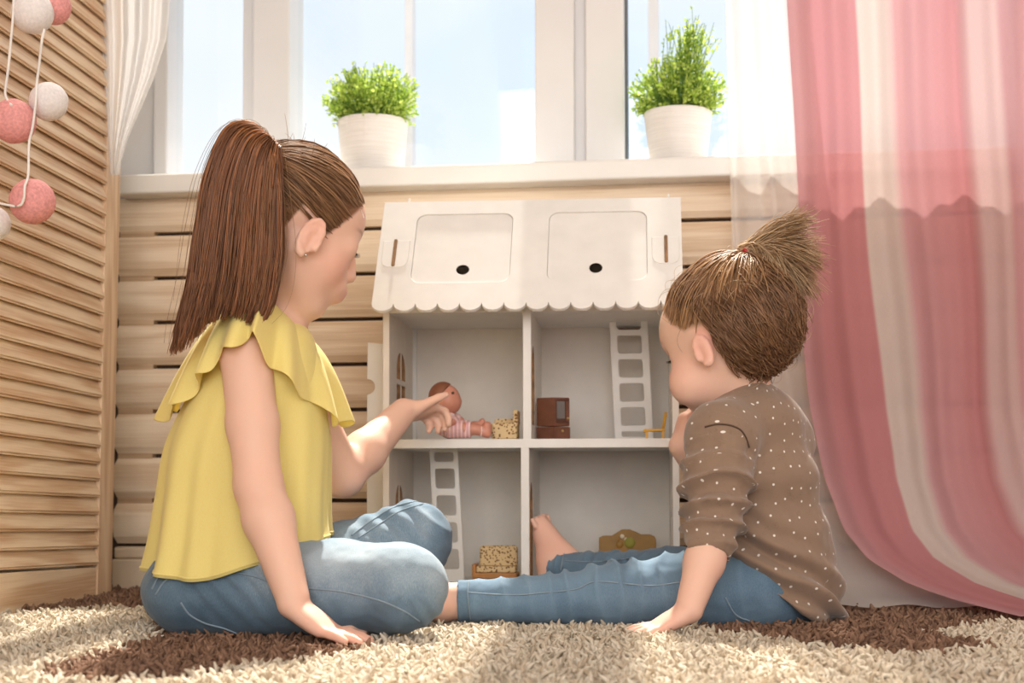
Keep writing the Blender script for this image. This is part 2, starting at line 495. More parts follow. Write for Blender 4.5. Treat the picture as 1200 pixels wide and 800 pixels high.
# ------------------------------------------------------------------ curtains
def sheer(name, c_a, c_b=None, alpha=0.35, stripes=None):
    m, nt, b, out = new_mat(name)
    nt.nodes.remove(b)
    tc = nt.nodes.new('ShaderNodeTexCoord')
    col = None
    if stripes:
        sep = node(nt, 'ShaderNodeSeparateXYZ', Vector=tc.outputs['UV'])
        r = nt.nodes.new('ShaderNodeValToRGB'); nt.links.new(sep.outputs['X'], r.inputs['Fac'])
        r.color_ramp.interpolation = 'LINEAR'
        els = r.color_ramp.elements
        while len(els) < len(stripes): els.new(.5)
        for e, (p, c) in zip(els, stripes): e.position = p; e.color = (*c, 1)
        col = r.outputs['Color']
    mp = nt.nodes.new('ShaderNodeMapping'); mp.inputs['Scale'].default_value = (900, 260, 1); nt.links.new(tc.outputs['UV'], mp.inputs['Vector'])
    nz = node(nt, 'ShaderNodeTexNoise', Vector=mp.outputs[0], Scale=1.0, Detail=2.0)
    base = col if col else (*c_a, 1)
    df = node(nt, 'ShaderNodeBsdfDiffuse', Color=base)
    tl = node(nt, 'ShaderNodeBsdfTranslucent', Color=base)
    tint = mixc(nt, 0.45, (1.0, 1.0, 1.0), col if col else c_a)
    tr = node(nt, 'ShaderNodeBsdfTransparent', Color=tint)
    m1 = node(nt, 'ShaderNodeMixShader', Fac=0.30); nt.links.new(df.outputs[0], m1.inputs[1]); nt.links.new(tl.outputs[0], m1.inputs[2])
    mth = node(nt, 'ShaderNodeMath'); mth.operation = 'MULTIPLY_ADD'
    nt.links.new(nz.outputs['Fac'], mth.inputs[0]); mth.inputs[1].default_value = .14; mth.inputs[2].default_value = alpha - .07
    m2 = node(nt, 'ShaderNodeMixShader', Fac=mth.outputs[0]); nt.links.new(m1.outputs[0], m2.inputs[1]); nt.links.new(tr.outputs[0], m2.inputs[2])
    nt.links.new(m2.outputs[0], out.inputs['Surface'])
    return m
PK, WH, PK2, WP = (0.58, 0.25, 0.265), (0.70, 0.59, 0.545), (0.62, 0.34, 0.36), (0.65, 0.45, 0.44)
xtop0, xtop1 = 922.0, 1320.0
def su(px): return (px-xtop0)/(xtop1-xtop0)
stripes = [(0, PK2), (su(950), PK), (su(1001), PK), (su(1004), WH), (su(1036), WH), (su(1048), PK2), (su(1118), PK), (su(1134), WP), (su(1165), WP), (su(1172), PK2), (su(1240), PK2)]
M_pink = sheer('sheer_pink_voile', PK, alpha=.115, stripes=stripes)
M_white = sheer('sheer_white_voile', (0.90, 0.86, 0.83), alpha=.42)
sy = [-700, 0, 180, 300, 480, 560, 620, 655, 685, 705, 722]
sh = [0, 0, 9, 17, 30, 42, 62, 90, 140, 200, 270]
sd_ = [2.415, 2.415, 2.415, 2.41, 2.39, 2.36, 2.31, 2.26, 2.18, 2.10, 2.01]     # world y of the cloth, row by row
def cam_d(px, y): return y/(FWD[1] + (px-CX)/FPX*RIGHT[1])
def curtain_grid(cols, rows, xf, df):
    G = np.zeros((len(rows), len(cols), 3)); UV = np.zeros((len(rows), len(cols), 2))
    for i, py in enumerate(rows):
        for j, u in enumerate(cols):
            p = P(xf(u, py), py, df(u, py))
            p[2] = max(p[2], .002 + .004*(.5+.5*math.sin(u*23+py*.05)))
            G[i, j] = p; UV[i, j] = (u, (722-py)/1400)
    return G, UV
def pink_x(u, py):
    xt = xtop0 + (xtop1-xtop0)*u
    return xt + np.interp(py, sy, sh)*(1+.25*u) + 5*math.sin(py*.012 + u*9)*min(1, max(0, py/400))
def pink_d(u, py):
    k = np.interp(py, [-700, 0, 500, 722], [1, 1, .9, .55])
    xt = xtop0 + (xtop1-xtop0)*u
    fold = .009*math.sin(2*math.pi*(xt-1004)/92.0 + .5) + .004*math.sin(2*math.pi*(xt-960)/31.0+1.1+py*.002)
    return cam_d(pink_x(u, py), np.interp(py, sy, sd_) + fold*k)
cols = np.linspace(0, 1, 220); rows = np.concatenate([np.linspace(-700, -40, 8), np.linspace(0, 722, 74)])
G, UV = curtain_grid(cols, rows, pink_x, pink_d)
me = grid_mesh('pink_curtain', G); add_uv(me, UV.reshape(-1, 2))
ob('curtain', me, M_pink, label='sheer pink curtain with pale vertical bands pooling on the rug at right', cat='curtain')
def white_x(u, py):
    a = np.interp(py, [-700, 0, 260, 500, 620, 680, 712], [850, 850, 857, 866, 885, 905, 930])
    b = np.interp(py, [-700, 0, 180, 300, 480, 560, 620, 660, 690, 712], [948, 948, 965, 985, 1010, 1040, 1085, 1130, 1180, 1240])
    return a + (b-a)*u
def white_d(u, py):
    f = .016*math.sin(u*2*math.pi*2.6+.6) + .004*math.sin(u*2*math.pi*5.4)
    if u < .03: f += .004
    return cam_d(white_x(u, py), np.interp(py, [-700, 400, 560, 640, 690, 712], [2.442, 2.442, 2.42, 2.36, 2.26, 2.17]) + .75*f*np.interp(py, [-700, 560, 712], [1, .8, .5]))
cols = np.linspace(0, 1, 120); rows = np.concatenate([np.linspace(-700, -40, 8), np.linspace(0, 712, 66)])
G, UV = curtain_grid(cols, rows, white_x, white_d)
me = grid_mesh('white_curtain', G); add_uv(me, UV.reshape(-1, 2))
ob('curtain', me, M_white, label='sheer white curtain hanging beside the pink one, over the plant end of the sill', cat='curtain')
def lw_x(u, py):
    b = np.interp(py, [-600, 0, 45, 90, 130, 165, 195, 240], [215, 199, 195, 181, 164, 149, 141, 139])
    a = np.interp(py, [-600, 0, 195, 240], [112, 116, 129, 131])
    return a + (b-a)*u
def lw_d(u, py):
    k = np.interp(py, [-600, 0, 195], [1, .9, .5])
    return 2.455 + k*(.022*math.sin(u*2*math.pi*2.2) + .012*math.sin(u*2*math.pi*5.1+1)) - .02*u
cols = np.linspace(0, 1, 90); rows = np.concatenate([np.linspace(-600, -30, 8), np.linspace(0, 205, 32)])
G, UV = curtain_grid(cols, rows, lw_x, lw_d)
me = grid_mesh('left_curtain', G); add_uv(me, UV.reshape(-1, 2))
M_white2 = sheer('sheer_white_gathered', (0.84, 0.82, 0.81), alpha=.25)
ob('curtain', me, M_white2, label='white curtain drawn aside at the left, gathered next to the louvered screen', cat='curtain')

# ------------------------------------------------------------------ potted plants on the sill
def pot_mat():
    m, nt, b, o = new_mat('pot_white_ribbed')
    v = coords(nt, (12, 12, 700), 'Object')
    nz = node(nt, 'ShaderNodeTexNoise', Vector=v, Scale=1.0, Detail=3.0)
    sock(nt, ramp(nt, nz.outputs['Fac'], [(0.3, (0.78, 0.74, 0.70)), (0.7, (0.88, 0.85, 0.82))]), b.inputs['Base Color'])
    b.inputs['Roughness'].default_value = .45
    bump(nt, b, nz.outputs['Fac'], .5, .001)
    return m
M_pot = pot_mat()
M_soil = plain('soil', (0.05, 0.035, 0.02), .9, .3, 200, .5)
def leaf_mat():
    m, nt, b, out = new_mat('small_green_leaf')
    at = nt.nodes.new('ShaderNodeAttribute'); at.attribute_name = 'tint'
    nt.links.new(at.outputs['Color'], b.inputs['Base Color'])
    b.inputs['Roughness'].default_value = .45
    tl = nt.nodes.new('ShaderNodeBsdfTranslucent'); nt.links.new(at.outputs['Color'], tl.inputs['Color'])
    mx = node(nt, 'ShaderNodeMixShader', Fac=0.5)
    nt.links.new(b.outputs[0], mx.inputs[1]); nt.links.new(tl.outputs[0], mx.inputs[2]); nt.links.new(mx.outputs[0], out.inputs['Surface'])
    return m
M_leaf = leaf_mat()
M_stem = plain('stem_green', (0.16, 0.30, 0.05), .6)
def plant(pxc, pw_top, pw_bot, y_rim, yplane, ellip, label, seed, tall=None):
    r_ = np.random.default_rng(seed)
    base = PY(pxc, 200, yplane); d = np.dot(base - C0, FWD)
    s = d/FPX
    cx, cy = base[0], base[1]
    zr = PY(pxc, y_rim, yplane)[2]
    root = empty('potted_plant', (cx, cy, ZSILL+.0003), label=label, cat='plant', group='potted plants on the window sill')
    rt, rb, h = pw_top/2*s, pw_bot/2*s, zr - ZSILL+.0003
    T = Matrix.Translation((cx, cy, ZSILL+.0003))
    bm = lathe([(rb*.92, 0), (rb, .004), (rb+(rt-rb)*.5, h*.5), (rt*.985, h*.92), (rt, h*.985), (rt*.985, h), (rt*.93, h*.99), (rt*.90, h*.9)], 56)
    bm_ob('pot', bm, M_pot, root, True, M=T)
    bm = lathe([(rt*.9, h*.88), (rt*.6, h*.90), (.002, h*.91)], 32)
    bm_ob('soil', bm, M_soil, root, True, M=T)
    # stems fan out and end on the outline of a cushion
    ex, ez0, ez1 = ellip[0]*s, PY(pxc, ellip[1], yplane)[2], PY(pxc, ellip[2], yplane)[2]
    n = 380
    ph = r_.uniform(0, 2*np.pi, n); q = np.sqrt(r_.uniform(0, 1, n))
    th = r_.uniform(-.6, 1, n)
    el = np.arcsin(np.clip(th, -.6, 1))
    rad = .62 + .40*r_.uniform(0, 1, n)**.6
    cz = ez0 + (ez1-ez0)*.42
    tip = np.stack([cx + ex*rad*np.cos(el)*np.cos(ph), cy + ex*.8*rad*np.cos(el)*np.sin(ph), cz + (ez1-cz)*rad*np.sin(el)], 1)
    tip[:, 2] = np.where(th < 0, np.maximum(tip[:, 2], ez0), tip[:, 2])
    if tall is not None:
        k = n//5
        tip[:k] = np.array([cx + tall[0]*s, cy, ez1 + tall[1]*s]) + r_.normal(0, 1, (k, 3))*np.array([.020, .014, .014])
    root_p = np.stack([cx + rt*.7*q*np.cos(ph), cy + rt*.7*q*np.sin(ph), np.full(n, zr - .008)], 1)
    t = np.linspace(0, 1, 7)[None, :, None]
    mid = (root_p + tip)/2 + np.array([0, 0, .012]) + r_.normal(0, .004, (n, 3))
    paths = (1-t)**2*root_p[:, None] + 2*t*(1-t)*mid[:, None] + t**2*tip[:, None]
    V, F = tubes(paths, np.linspace(.0009, .0005, 7)[None], 3)
    ob('stems', np_mesh('stems', V, F), M_stem, root, kind='stuff')
    # round small leaves in pairs on the outer two thirds of every stem
    lv, lf, lc = [], [], []
    per = 13
    for i in range(n):
        tt = r_.uniform(.38, 1.0, per)
        pos = (1-tt)[:, None]**2*root_p[i] + 2*(tt*(1-tt))[:, None]*mid[i] + tt[:, None]**2*tip[i]
        dr = r_.normal(0, 1, (per, 3)) + np.array([0, 0, .6]); dr /= np.linalg.norm(dr, axis=1)[:, None]
        nn = np.cross(dr, r_.normal(0, 1, (per, 3))); nn /= np.linalg.norm(nn, axis=1)[:, None]
        sd = np.cross(nn, dr)
        L = r_.uniform(.0052, .0088, per)[:, None]; W = L*.36
        a = pos; b1 = pos + dr*L*.5 + sd*W; b2 = pos + dr*L*.5 - sd*W; c = pos + dr*L + nn*L*.12; m0 = pos + dr*L*.5 - nn*L*.08
        o = len(lv)*5*per
        blk = np.stack([a, b1, c, b2, m0], 1).reshape(-1, 3)
        lv.append(blk)
        k5 = np.arange(per)*5 + o
        lf.append(np.stack([k5, k5+1, k5+4], 1)); lf.append(np.stack([k5+1, k5+2, k5+4], 1)); lf.append(np.stack([k5+2, k5+3, k5+4], 1)); lf.append(np.stack([k5+3, k5, k5+4], 1))
        g = r_.uniform(0, 1, per)
        col = np.array([.34, .52, .05])[None] * (1-g)[:, None] + np.array([.74, .86, .22])[None]*g[:, None]
        lc.append(np.repeat(col, 5, 0))
    V = np.vstack(lv); F = np.vstack(lf)
    me = np_mesh('foliage', V, F); set_color(me, np.vstack(lc))
    ob('foliage', me, M_leaf, root, kind='stuff')
plant(437, 83, 70, 143, 2.575, (60, 154, 72), 'white ribbed pot of bright green clover-like foliage, left one on the sill', 3)
plant(795, 80, 64, 133, 2.565, (60, 144, 64), 'white ribbed pot with tall peaked green foliage, on the sill by the curtain', 5, tall=(14, 26))
# ------------------------------------------------------------------ the dollhouse
M_white = plain('white_painted_board', (0.83, 0.80, 0.765), 0.5, 0.02, 30, 0.06)
M_inner = plain('inner_board', (0.80, 0.735, 0.665), 0.6, 0.02, 30, 0.06)
M_burn = plain('burnt_cut_edge', (0.30, 0.16, 0.07), 0.7, 0.2, 90)
M_dark = plain('attic_shade', (0.035, 0.02, 0.013), 0.8)  # near-black colour stands in for the shade of the closed attic
hp = P(617, 565, 2.25)
HR = math.radians(3.2)
house = empty('dollhouse', (hp[0], hp[1], 0.0), HR, label='large white open-fronted dollhouse with scalloped roof against the pine wall', cat='dollhouse')
Mh = Matrix.Translation((hp[0], hp[1], 0)) @ Matrix.Rotation(HR, 4, 'Z')
Mhi = Mh.inverted()
def HL(px, py, d):
    """pixel + depth -> dollhouse coordinates"""
    return Mhi @ Vector(P(px, py, d))
def SIDE(x): return Mh @ Matrix(((0,0,1,x),(1,0,0,0),(0,1,0,0),(0,0,0,1)))
def FRONT(y, x=0.0, z=0.0, lean=0.0): return Mh @ Matrix.Translation((x, y, z)) @ Matrix.Rotation(lean, 4, 'X') @ Matrix(((1,0,0,0),(0,0,-1,0),(0,1,0,0),(0,0,0,1)))
def FLAT(z): return Mh @ Matrix.Translation((0, 0, z))
T_ = .010
XA, XB, DEP, ZB, ZS, ZT = -.219, .229, .25, -.022, .246, .449
def arch(y0, y1, z0, z1, n=10):
    r = (y1-y0)/2; c = (y0+y1)/2
    return [(y0, z0), (y1, z0)] + [(c + r*math.cos(math.pi*i/n), z1 - r*1.15 + r*1.15*math.sin(math.pi*i/n)) for i in range(n+1)]
def arched_window(y0, y1, z0, z1):
    m = .0035; yc = (y0+y1)/2; zc = z0 + (z1-z0)*.5
    r = (y1-y0)/2; out = []
    out.append([(y0, z0), (yc-m, z0), (yc-m, zc-m), (y0, zc-m)])
    out.append([(yc+m, z0), (y1, z0), (y1, zc-m), (yc+m, zc-m)])
    H = z1 - zc - m
    q = [(i/6) for i in range(7)]
    out.append([(yc-m, zc+m), (yc-m, z1)] + [(yc-m-(r-m)*math.sin(a*math.pi/2), zc+m+H*(.35+.65*math.cos(a*math.pi/2))) for a in q[1:]] + [(y0, zc+m)])
    out.append([(yc+m, zc+m), (y1, zc+m)] + [(yc+m+(r-m)*math.sin(a*math.pi/2), zc+m+H*(.35+.65*math.cos(a*math.pi/2))) for a in reversed(q)])
    return out
outer = [(0, ZB), (DEP, ZB), (DEP, ZT), (0, ZT)]
plate('side_panel', [outer] + arched_window(.070, .160, .292, .388) + arched_window(.060, .135, .08, .178), T_, M_inner, house, SIDE(XA+T_/2), M_burn)
plate('side_panel', [outer] + arched_window(.070, .160, .292, .388) + arched_window(.060, .135, .08, .178), T_, M_white, house, SIDE(XB-T_/2), M_burn)
plate('divider', [[(0, ZS), (DEP, ZS), (DEP, ZT-T_), (0, ZT-T_)], arch(.012, .085, ZS+.022, .392)], .0125, M_white, house, SIDE(.0012), M_burn)
plate('divider', [[(0, ZB), (DEP, ZB), (DEP, ZS-.0135), (0, ZS-.0135)], arch(.012, .085, .030, .182)], .0125, M_white, house, SIDE(-.0022), M_burn)
box('shelf', (XA+T_, -.001, ZS-.0135), (XB-T_, DEP, ZS), M_white, house, bevel=.0007, M=Mh)
box('ceiling_board', (XA, .001, ZT-T_), (XB, DEP, ZT), M_white, house, bevel=.0007, M=Mh)
box('base_board', (XA+T_, -.004, ZB), (XB-T_, DEP, .024), M_white, house, bevel=.0007, M=Mh)
box('back_panel', (XA, DEP-.004, ZB), (XB, DEP+.002, ZT), M_inner, house, M=Mh)
# thin battens in the back corners of the upper left room
box('batten', (XA+T_, DEP-.012, ZS), (XA+T_+.006, DEP-.004, ZT-T_), M_white, house, M=Mh)
# roof: front slope with scalloped eave, two hatches, tabs
RS = Vector((0, .124, .182)).normalized(); RL = .2135
RO = Vector((.004, -.052, .4435))
def ROOF(off=0.0):
    n = Vector((0, -RS.z, RS.y))
    o = RO + n*off
    return Mh @ Matrix(((1, 0, n.x, o.x), (0, RS.y, n.y, o.y), (0, RS.z, n.z, o.z), (0, 0, 0, 1)))
hw = .2313
ns = 14; pit = 2*hw/ns
edge = []
for i in range(ns):
    x0 = -hw + i*pit
    for k in range(9):
        a = math.pi*(1 + k/8)
        edge.append((x0 + pit/2 + (pit/2-.0006)*math.cos(a), .002 + .0155*math.sin(a)*.85))
roof_out = edge + [(hw, RL), (-hw, RL)]
hatches = [(-.176, .044, -.028, .185), (.030, .044, .178, .185)]
def tab_outline(x0, g=0.0):
    return [(x0-g, .129+g), (x0-g, .088), (x0+.003-g*.7, .080-g*.7), (x0+.010, .076-g), (x0+.030, .076-g), (x0+.037+g*.7, .080-g*.7), (x0+.040+g, .088), (x0+.040+g, .129+g)]
tabs_ = ((-.2245, .0165), (.187, .0185))
roof = plate('roof_panel', [roof_out] + [rounded(a-.0016, b-.0016, c+.0016, d+.0016, .016) for a, b, c, d in hatches] + [tab_outline(x0, .0012) for x0, _ in tabs_], .006, M_white, house, ROOF())
for a, b, c, d in hatches:
    cx = a + (c-a)*.5
    h = plate('hatch', [rounded(a, b, c, d, .015), circle2(cx + (.003 if a < 0 else -.002), b+.026, .0105)], .005, M_white, roof, ROOF(-.0012), M_dark)
box('attic_shade_floor', (XA+.012, .02, ZT), (XB-.012, DEP-.02, ZT+.002), M_dark, house, M=Mh)  # dark sheet, painted shade seen through the hatch holes
for x in (XA+.012, XB-.012):
    plate('gable', [[(0, ZT), (DEP, ZT), (DEP, .51), (.078, .612)]], .006, M_white, house, SIDE(x))
plate('attic_shade_back', [[(XA+.02, ZT), (XB-.02, ZT), (XB-.02, .50), (XA+.02, .50)]], .004, M_dark, house, FRONT(.18))
box('roof_back', (-hw, 0, -.006), (hw, .185, 0), M_white, house, M=Mh @ Matrix.Translation((.004, .070, .6215)) @ Matrix.Rotation(math.radians(-38), 4, 'X'))
for x0, sl in tabs_:
    t = plate('tab', [tab_outline(x0)], .005, M_white, roof, ROOF(.0012))
    plate('slot_tongue', [rounded(x0+sl, .077, x0+sl+.0040, .131, .0015, 2)], .006, M_burn, roof, ROOF(.0028))
# pegs on the ridge
for px in (479, 783):
    q = HL(px, 233, 2.35)
    bm = lathe([(.0015, 0), (.002, .004), (.0005, .006)], 10)
    bm_ob('ridge_peg', bm, M_white, house, True, M=Mh @ Matrix.Translation((q.x, .070, .622)))
# open shutter panel sticking out at the left
q = HL(438, 500, 2.33)
zt_, zb_ = HL(438, 400, 2.33).z, -.022
x0, x1 = HL(428, 500, 2.33).x, XA + .004
zn = HL(438, 452, 2.33).z; rn = .0125
plate('door_flap', [[(x0, zb_), (x1, zb_), (x1, zt_-.004), (x0+.001, zt_)] + [(x0 + rn*math.sin(a), zn + rn*math.cos(a)) for a in np.linspace(0, math.pi, 11)]], .005, M_white, house, FRONT(.075), bevel=.0004)
# ladders
def ladder(pxt, pyt, pxb, pyb, d, wpx, n, holew, holeh, pitch_px, first_py, lean_d=0.0):
    a, b = HL(pxt, pyt, d), HL(pxb, pyb, d)
    s = d/FPX
    w = wpx*s/2
    H = a.z - b.z
    lean = (a.x - b.x)/H
    def T2(x, z): return (x + lean*z, z)
    out = [T2(-w, 0), T2(w, 0), T2(w, H), T2(-w, H)]
    loops = [out]
    for k in range(n):
        zc = HL(pxt, first_py + k*pitch_px, d).z - b.z
        zlo, zhi = max(zc-holeh*s/2, .002), min(zc+holeh*s/2, H-.003)
        if zhi - zlo < .006: continue
        lp = rounded(-holew*s/2, zlo, holew*s/2, zhi, min(.005, (zhi-zlo)*.4), 4)
        loops.append([T2(x, z) for x, z in lp])
    plate('ladder', loops, .005, M_white, house, FRONT(b.y, b.x, b.z), bevel=.0004)
ladder(736, 366, 743, 513.5, 2.40, 44, 6, 29, 22.0, 28.2, 375)
ladder(519, 527, 528, 681, 2.37, 33, 5, 23.5, 24, 31.5, 529)
box('ladder_hatch', (HL(724, 368, 2.44).x, DEP-.012, ZT-T_-.009), (HL(754, 368, 2.44).x, DEP-.004, ZT-T_-.003), M_burn, house, M=Mh)

# ------------------------------------------------------------------ toy furniture
def leopard():
    m, nt, b, o = new_mat('leopard_print_plush')
    v = coords(nt)
    vo = node(nt, 'ShaderNodeTexVoronoi', Vector=v, Scale=250.0, Randomness=0.9)
    nz = node(nt, 'ShaderNodeTexNoise', Vector=v, Scale=220.0)
    ad = node(nt, 'ShaderNodeMath'); ad.operation = 'MULTIPLY_ADD'; nt.links.new(nz.outputs['Fac'], ad.inputs[0]); ad.inputs[1].default_value = .35; nt.links.new(vo.outputs['Distance'], ad.inputs[2])
    sock(nt, ramp(nt, ad.outputs[0], [(0.34, (0.20, 0.09, 0.03)), (0.52, (0.22, .10, .04)), (0.58, (0.74, 0.55, 0.30))]), b.inputs['Base Color'])
    b.inputs['Roughness'].default_value = .9
    bump(nt, b, nz.outputs['Fac'], .3, .001)
    return m
M_leo = leopard()
M_brown = plain('red_brown_wood', (0.17, 0.062, 0.035), .45, .1, 60)
M_brown2 = plain('brown_trim', (0.10, 0.035, 0.02), .5, .1, 60)
M_screen = plain('tv_glass', (0.17, 0.15, 0.145), .15, .05)
M_brass = plain('brass_knob', (0.55, 0.38, 0.15), .3, .05, metal=.7)
M_yel = plain('yellow_plastic', (0.78, 0.40, 0.03), .35, .05)
M_orange = plain('honey_wood', (0.50, 0.22, 0.06), .45, .1, 50)
M_must = plain('mustard_wood', (0.36, 0.19, 0.035), .45, .1, 40)
def HT(px, py, d, rz=0.0, z=None):
    q = HL(px, py, d)
    return Mh @ Matrix.Translation((q.x, q.y, q.z if z is None else z)) @ Matrix.Rotation(rz, 4, 'Z')
def toy(name, M, label, cat):
    e = empty(name, M.translation, label=label, cat=cat)
    return e
# armchair with leopard cover, back to the divider
M1 = HT(593, 513, 2.31, 0, ZS)
t = toy('toy_armchair', M1, 'tiny leopard print armchair on the upper shelf beside the doll', 'toy')
box('seat', (-.021, -.018, .0005), (.019, .026, .026), M_leo, t, bevel=.004, seg=3, M=M1)
box('backrest', (.012, -.017, .022), (.020, .025, .046), M_leo, t, bevel=.003, seg=3, M=M1)
box('armrest', (-.020, .019, .020), (.018, .027, .034), M_leo, t, bevel=.003, seg=3, M=M1)
# television cabinet, corner towards the viewer
M2 = HT(650, 513, 2.32, math.radians(0), ZS)
t = toy('toy_television_cabinet', M2, 'toy red-brown television set on a cabinet, upper right room of dollhouse', 'toy')
def tvbox(name, lo, hi, mat, parent, bev=.0012, **kw): return box(name, lo, hi, mat, parent, bevel=bev, M=M2 @ Matrix.Rotation(math.radians(-32), 4, 'Z') @ Matrix.Translation((-.0235, 0, 0)), **kw)
M2b = M2
def prism(name, poly, z0, z1, mat, parent, bev=.001):
    bm = bmesh.new()
    A = [bm.verts.new((x, y, z0)) for x, y in poly]; B = [bm.verts.new((x, y, z1)) for x, y in poly]
    n = len(poly)
    for i in range(n): bm.faces.new((A[i], A[(i+1) % n], B[(i+1) % n], B[i]))
    bm.faces.new(list(reversed(A))); bm.faces.new(B)
    bmesh.ops.bevel(bm, geom=bm.edges[:], offset=bev, segments=2, affect='EDGES')
    return bm_ob(name, bm, mat, parent, M=M2b)
# left face runs (-.030,.004)->(0,-.008), right face (0,-.008)->(.024,.002)
foot = [(-.0295, .006), (.0, -.008), (.0245, .006), (-.004, .034)]
cab = prism('cabinet', foot, .0005, .0205, M_brown, t)
up = [(-.029, .006), (.0, -.0075), (.0235, .0062), (-.004, .0335)]
case = prism('television', up, .0215, .066, M_brown, t)
def onright(u, z, off=.0006):
    a = Vector((0, -.0078, 0)); b_ = Vector((.0240, .0060, 0)); d_ = (b_-a); n_ = Vector((d_.y, -d_.x, 0)).normalized()
    p = a + d_*u + n_*off; p.z = z
    return p
def rpanel(name, u0, u1, z0, z1, mat, parent, th=.0012, bev=.0005):
    bm = bmesh.new()
    ps = [onright(u0, z0, th), onright(u1, z0, th), onright(u1, z1, th), onright(u0, z1, th)]
    qs = [onright(u0, z0, -.001), onright(u1, z0, -.001), onright(u1, z1, -.001), onright(u0, z1, -.001)]
    A = [bm.verts.new(p) for p in ps]; B = [bm.verts.new(p) for p in qs]
    bm.faces.new(A); bm.faces.new(list(reversed(B)))
    for i in range(4): bm.faces.new((B[i], B[(i+1) % 4], A[(i+1) % 4], A[i]))
    bmesh.ops.bevel(bm, geom=bm.edges[:], offset=bev, segments=1, affect='EDGES')
    return bm_ob(name, bm, mat, parent, M=M2)
rpanel('bezel', .08, .94, .0265, .0635, M_brown2, case, .0008)
rpanel('screen', .14, .66, .033, .0605, M_screen, case, .0016, .0009)
rpanel('control_strip', .72, .90, .029, .0605, M_brown, case, .0016)
rpanel('door', .1, .92, .003, .0185, M_brown, cab, .001)
for u, z, pa in ((.81, .034, case), (.47, .014, cab)):
    bm = bmesh.new(); bmesh.ops.create_uvsphere(bm, u_segments=12, v_segments=8, radius=.0022)
    bm_ob('knob', bm, M_brass, pa, True, M=M2 @ Matrix.Translation(onright(u, z, .0025)))
# little yellow chair
M3 = HT(768, 513, 2.31, 0, ZS)
t = toy('toy_chair', M3, 'tiny yellow ladder-back chair facing left in the upper right room', 'toy')
box('seat', (-.017, -.013, .0125), (.015, .013, .0165), M_yel, t, bevel=.001, M=M3)
for x, y in ((-.013, -.010), (-.013, .010), (.012, -.010), (.012, .010)):
    box('leg', (x-.0019, y-.0019, .0005), (x+.0019, y+.0019, .0128), M_yel, t, M=M3)
for y in (-.010, .010):
    tube_ob('back_post', [M3 @ Vector((.0115, y, .014)), M3 @ Vector((.014, y, .028)), M3 @ Vector((.0165, y, .042))], .0024, M_yel, t, 6)
for k in range(3):
    z = .021 + .008*k; x = .0125 + .002*k
    box('rung', (x-.0014, -.010, z-.0024), (x+.0014, .010, z+.0024), M_yel, t, M=M3)
box('front_roll', (-.0185, -.013, .011), (-.0145, .013, .0165), M_yel, t, bevel=.0015, M=M3)
# sofa in the lower left room
zf = .024
M4 = HT(580, 675, 2.33, 0, zf)
t = toy('toy_sofa', M4, 'toy sofa with leopard print cushions on an orange wooden frame, lower left room', 'toy')
box('frame', (-.032, -.020, .008), (.036, .028, .0165), M_orange, t, bevel=.002, M=M4)
box('armrest', (-.034, -.020, .008), (-.028, .028, .030), M_orange, t, bevel=.002, M=M4)
for x in (-.030, .034):
    for y in (-.017, .025):
        box('leg', (x-.002, y-.002, .0003), (x+.002, y+.002, .009), M_orange, t, M=M4)
box('seat_cushion', (-.028, -.018, .0165), (.034, .022, .027), M_leo, t, bevel=.004, seg=3, M=M4)
box('back_cushion', (-.026, .008, .022), (.034, .026, .060), M_leo, t, bevel=.007, seg=4, M=M4 @ Matrix.Rotation(math.radians(-8), 4, 'X'))
# mustard bed in the lower right room
M5 = HT(735, 648, 2.38, 0, zf)
t = toy('toy_bed', M5, 'mustard wooden toy bed with carved headboard, lower right room of dollhouse', 'toy')
pts = [(-.045, .01), (.045, .01), (.045, .064), (.043, .069), (.036, .072), (.022, .072), (.014, .076), (.004, .080), (-.008, .080), (-.016, .075), (-.024, .070), (-.038, .070), (-.044, .067)]
hb = plate('headboard', [pts], .006, M_must, t, M5 @ Matrix(((1,0,0,0),(0,0,-1,.012),(0,1,0,0),(0,0,0,1))), bevel=.001)
box('bed_frame', (-.044, -.05, .01), (.044, .012, .02), M_must, t, bevel=.002, M=M5)
for x in (-.04, .04):
    for y in (-.046, .008):
        box('leg', (x-.002, y-.002, .0003), (x+.002, y+.002, .011), M_must, t, M=M5)
M_petal = plain('cream_petal', (.75, .66, .50), .6)
M_green = plain('olive_ornament', (.32, .30, .05), .6)
for (x, z, r_, mt) in ((-.008, .070, .0035, M_petal), (-.014, .0655, .003, M_must), (-.002, .0655, .003, M_petal), (.004, .060, .009, M_green), (-.012, .057, .006, M_must)):
    bm = bmesh.new(); bmesh.ops.create_uvsphere(bm, u_segments=14, v_segments=8, radius=r_)
    bm_ob('ornament', bm, mt, hb, True, M=M5 @ Matrix.Translation((x, .0085, z)) @ Matrix.Diagonal((1, .35, 1, 1)))
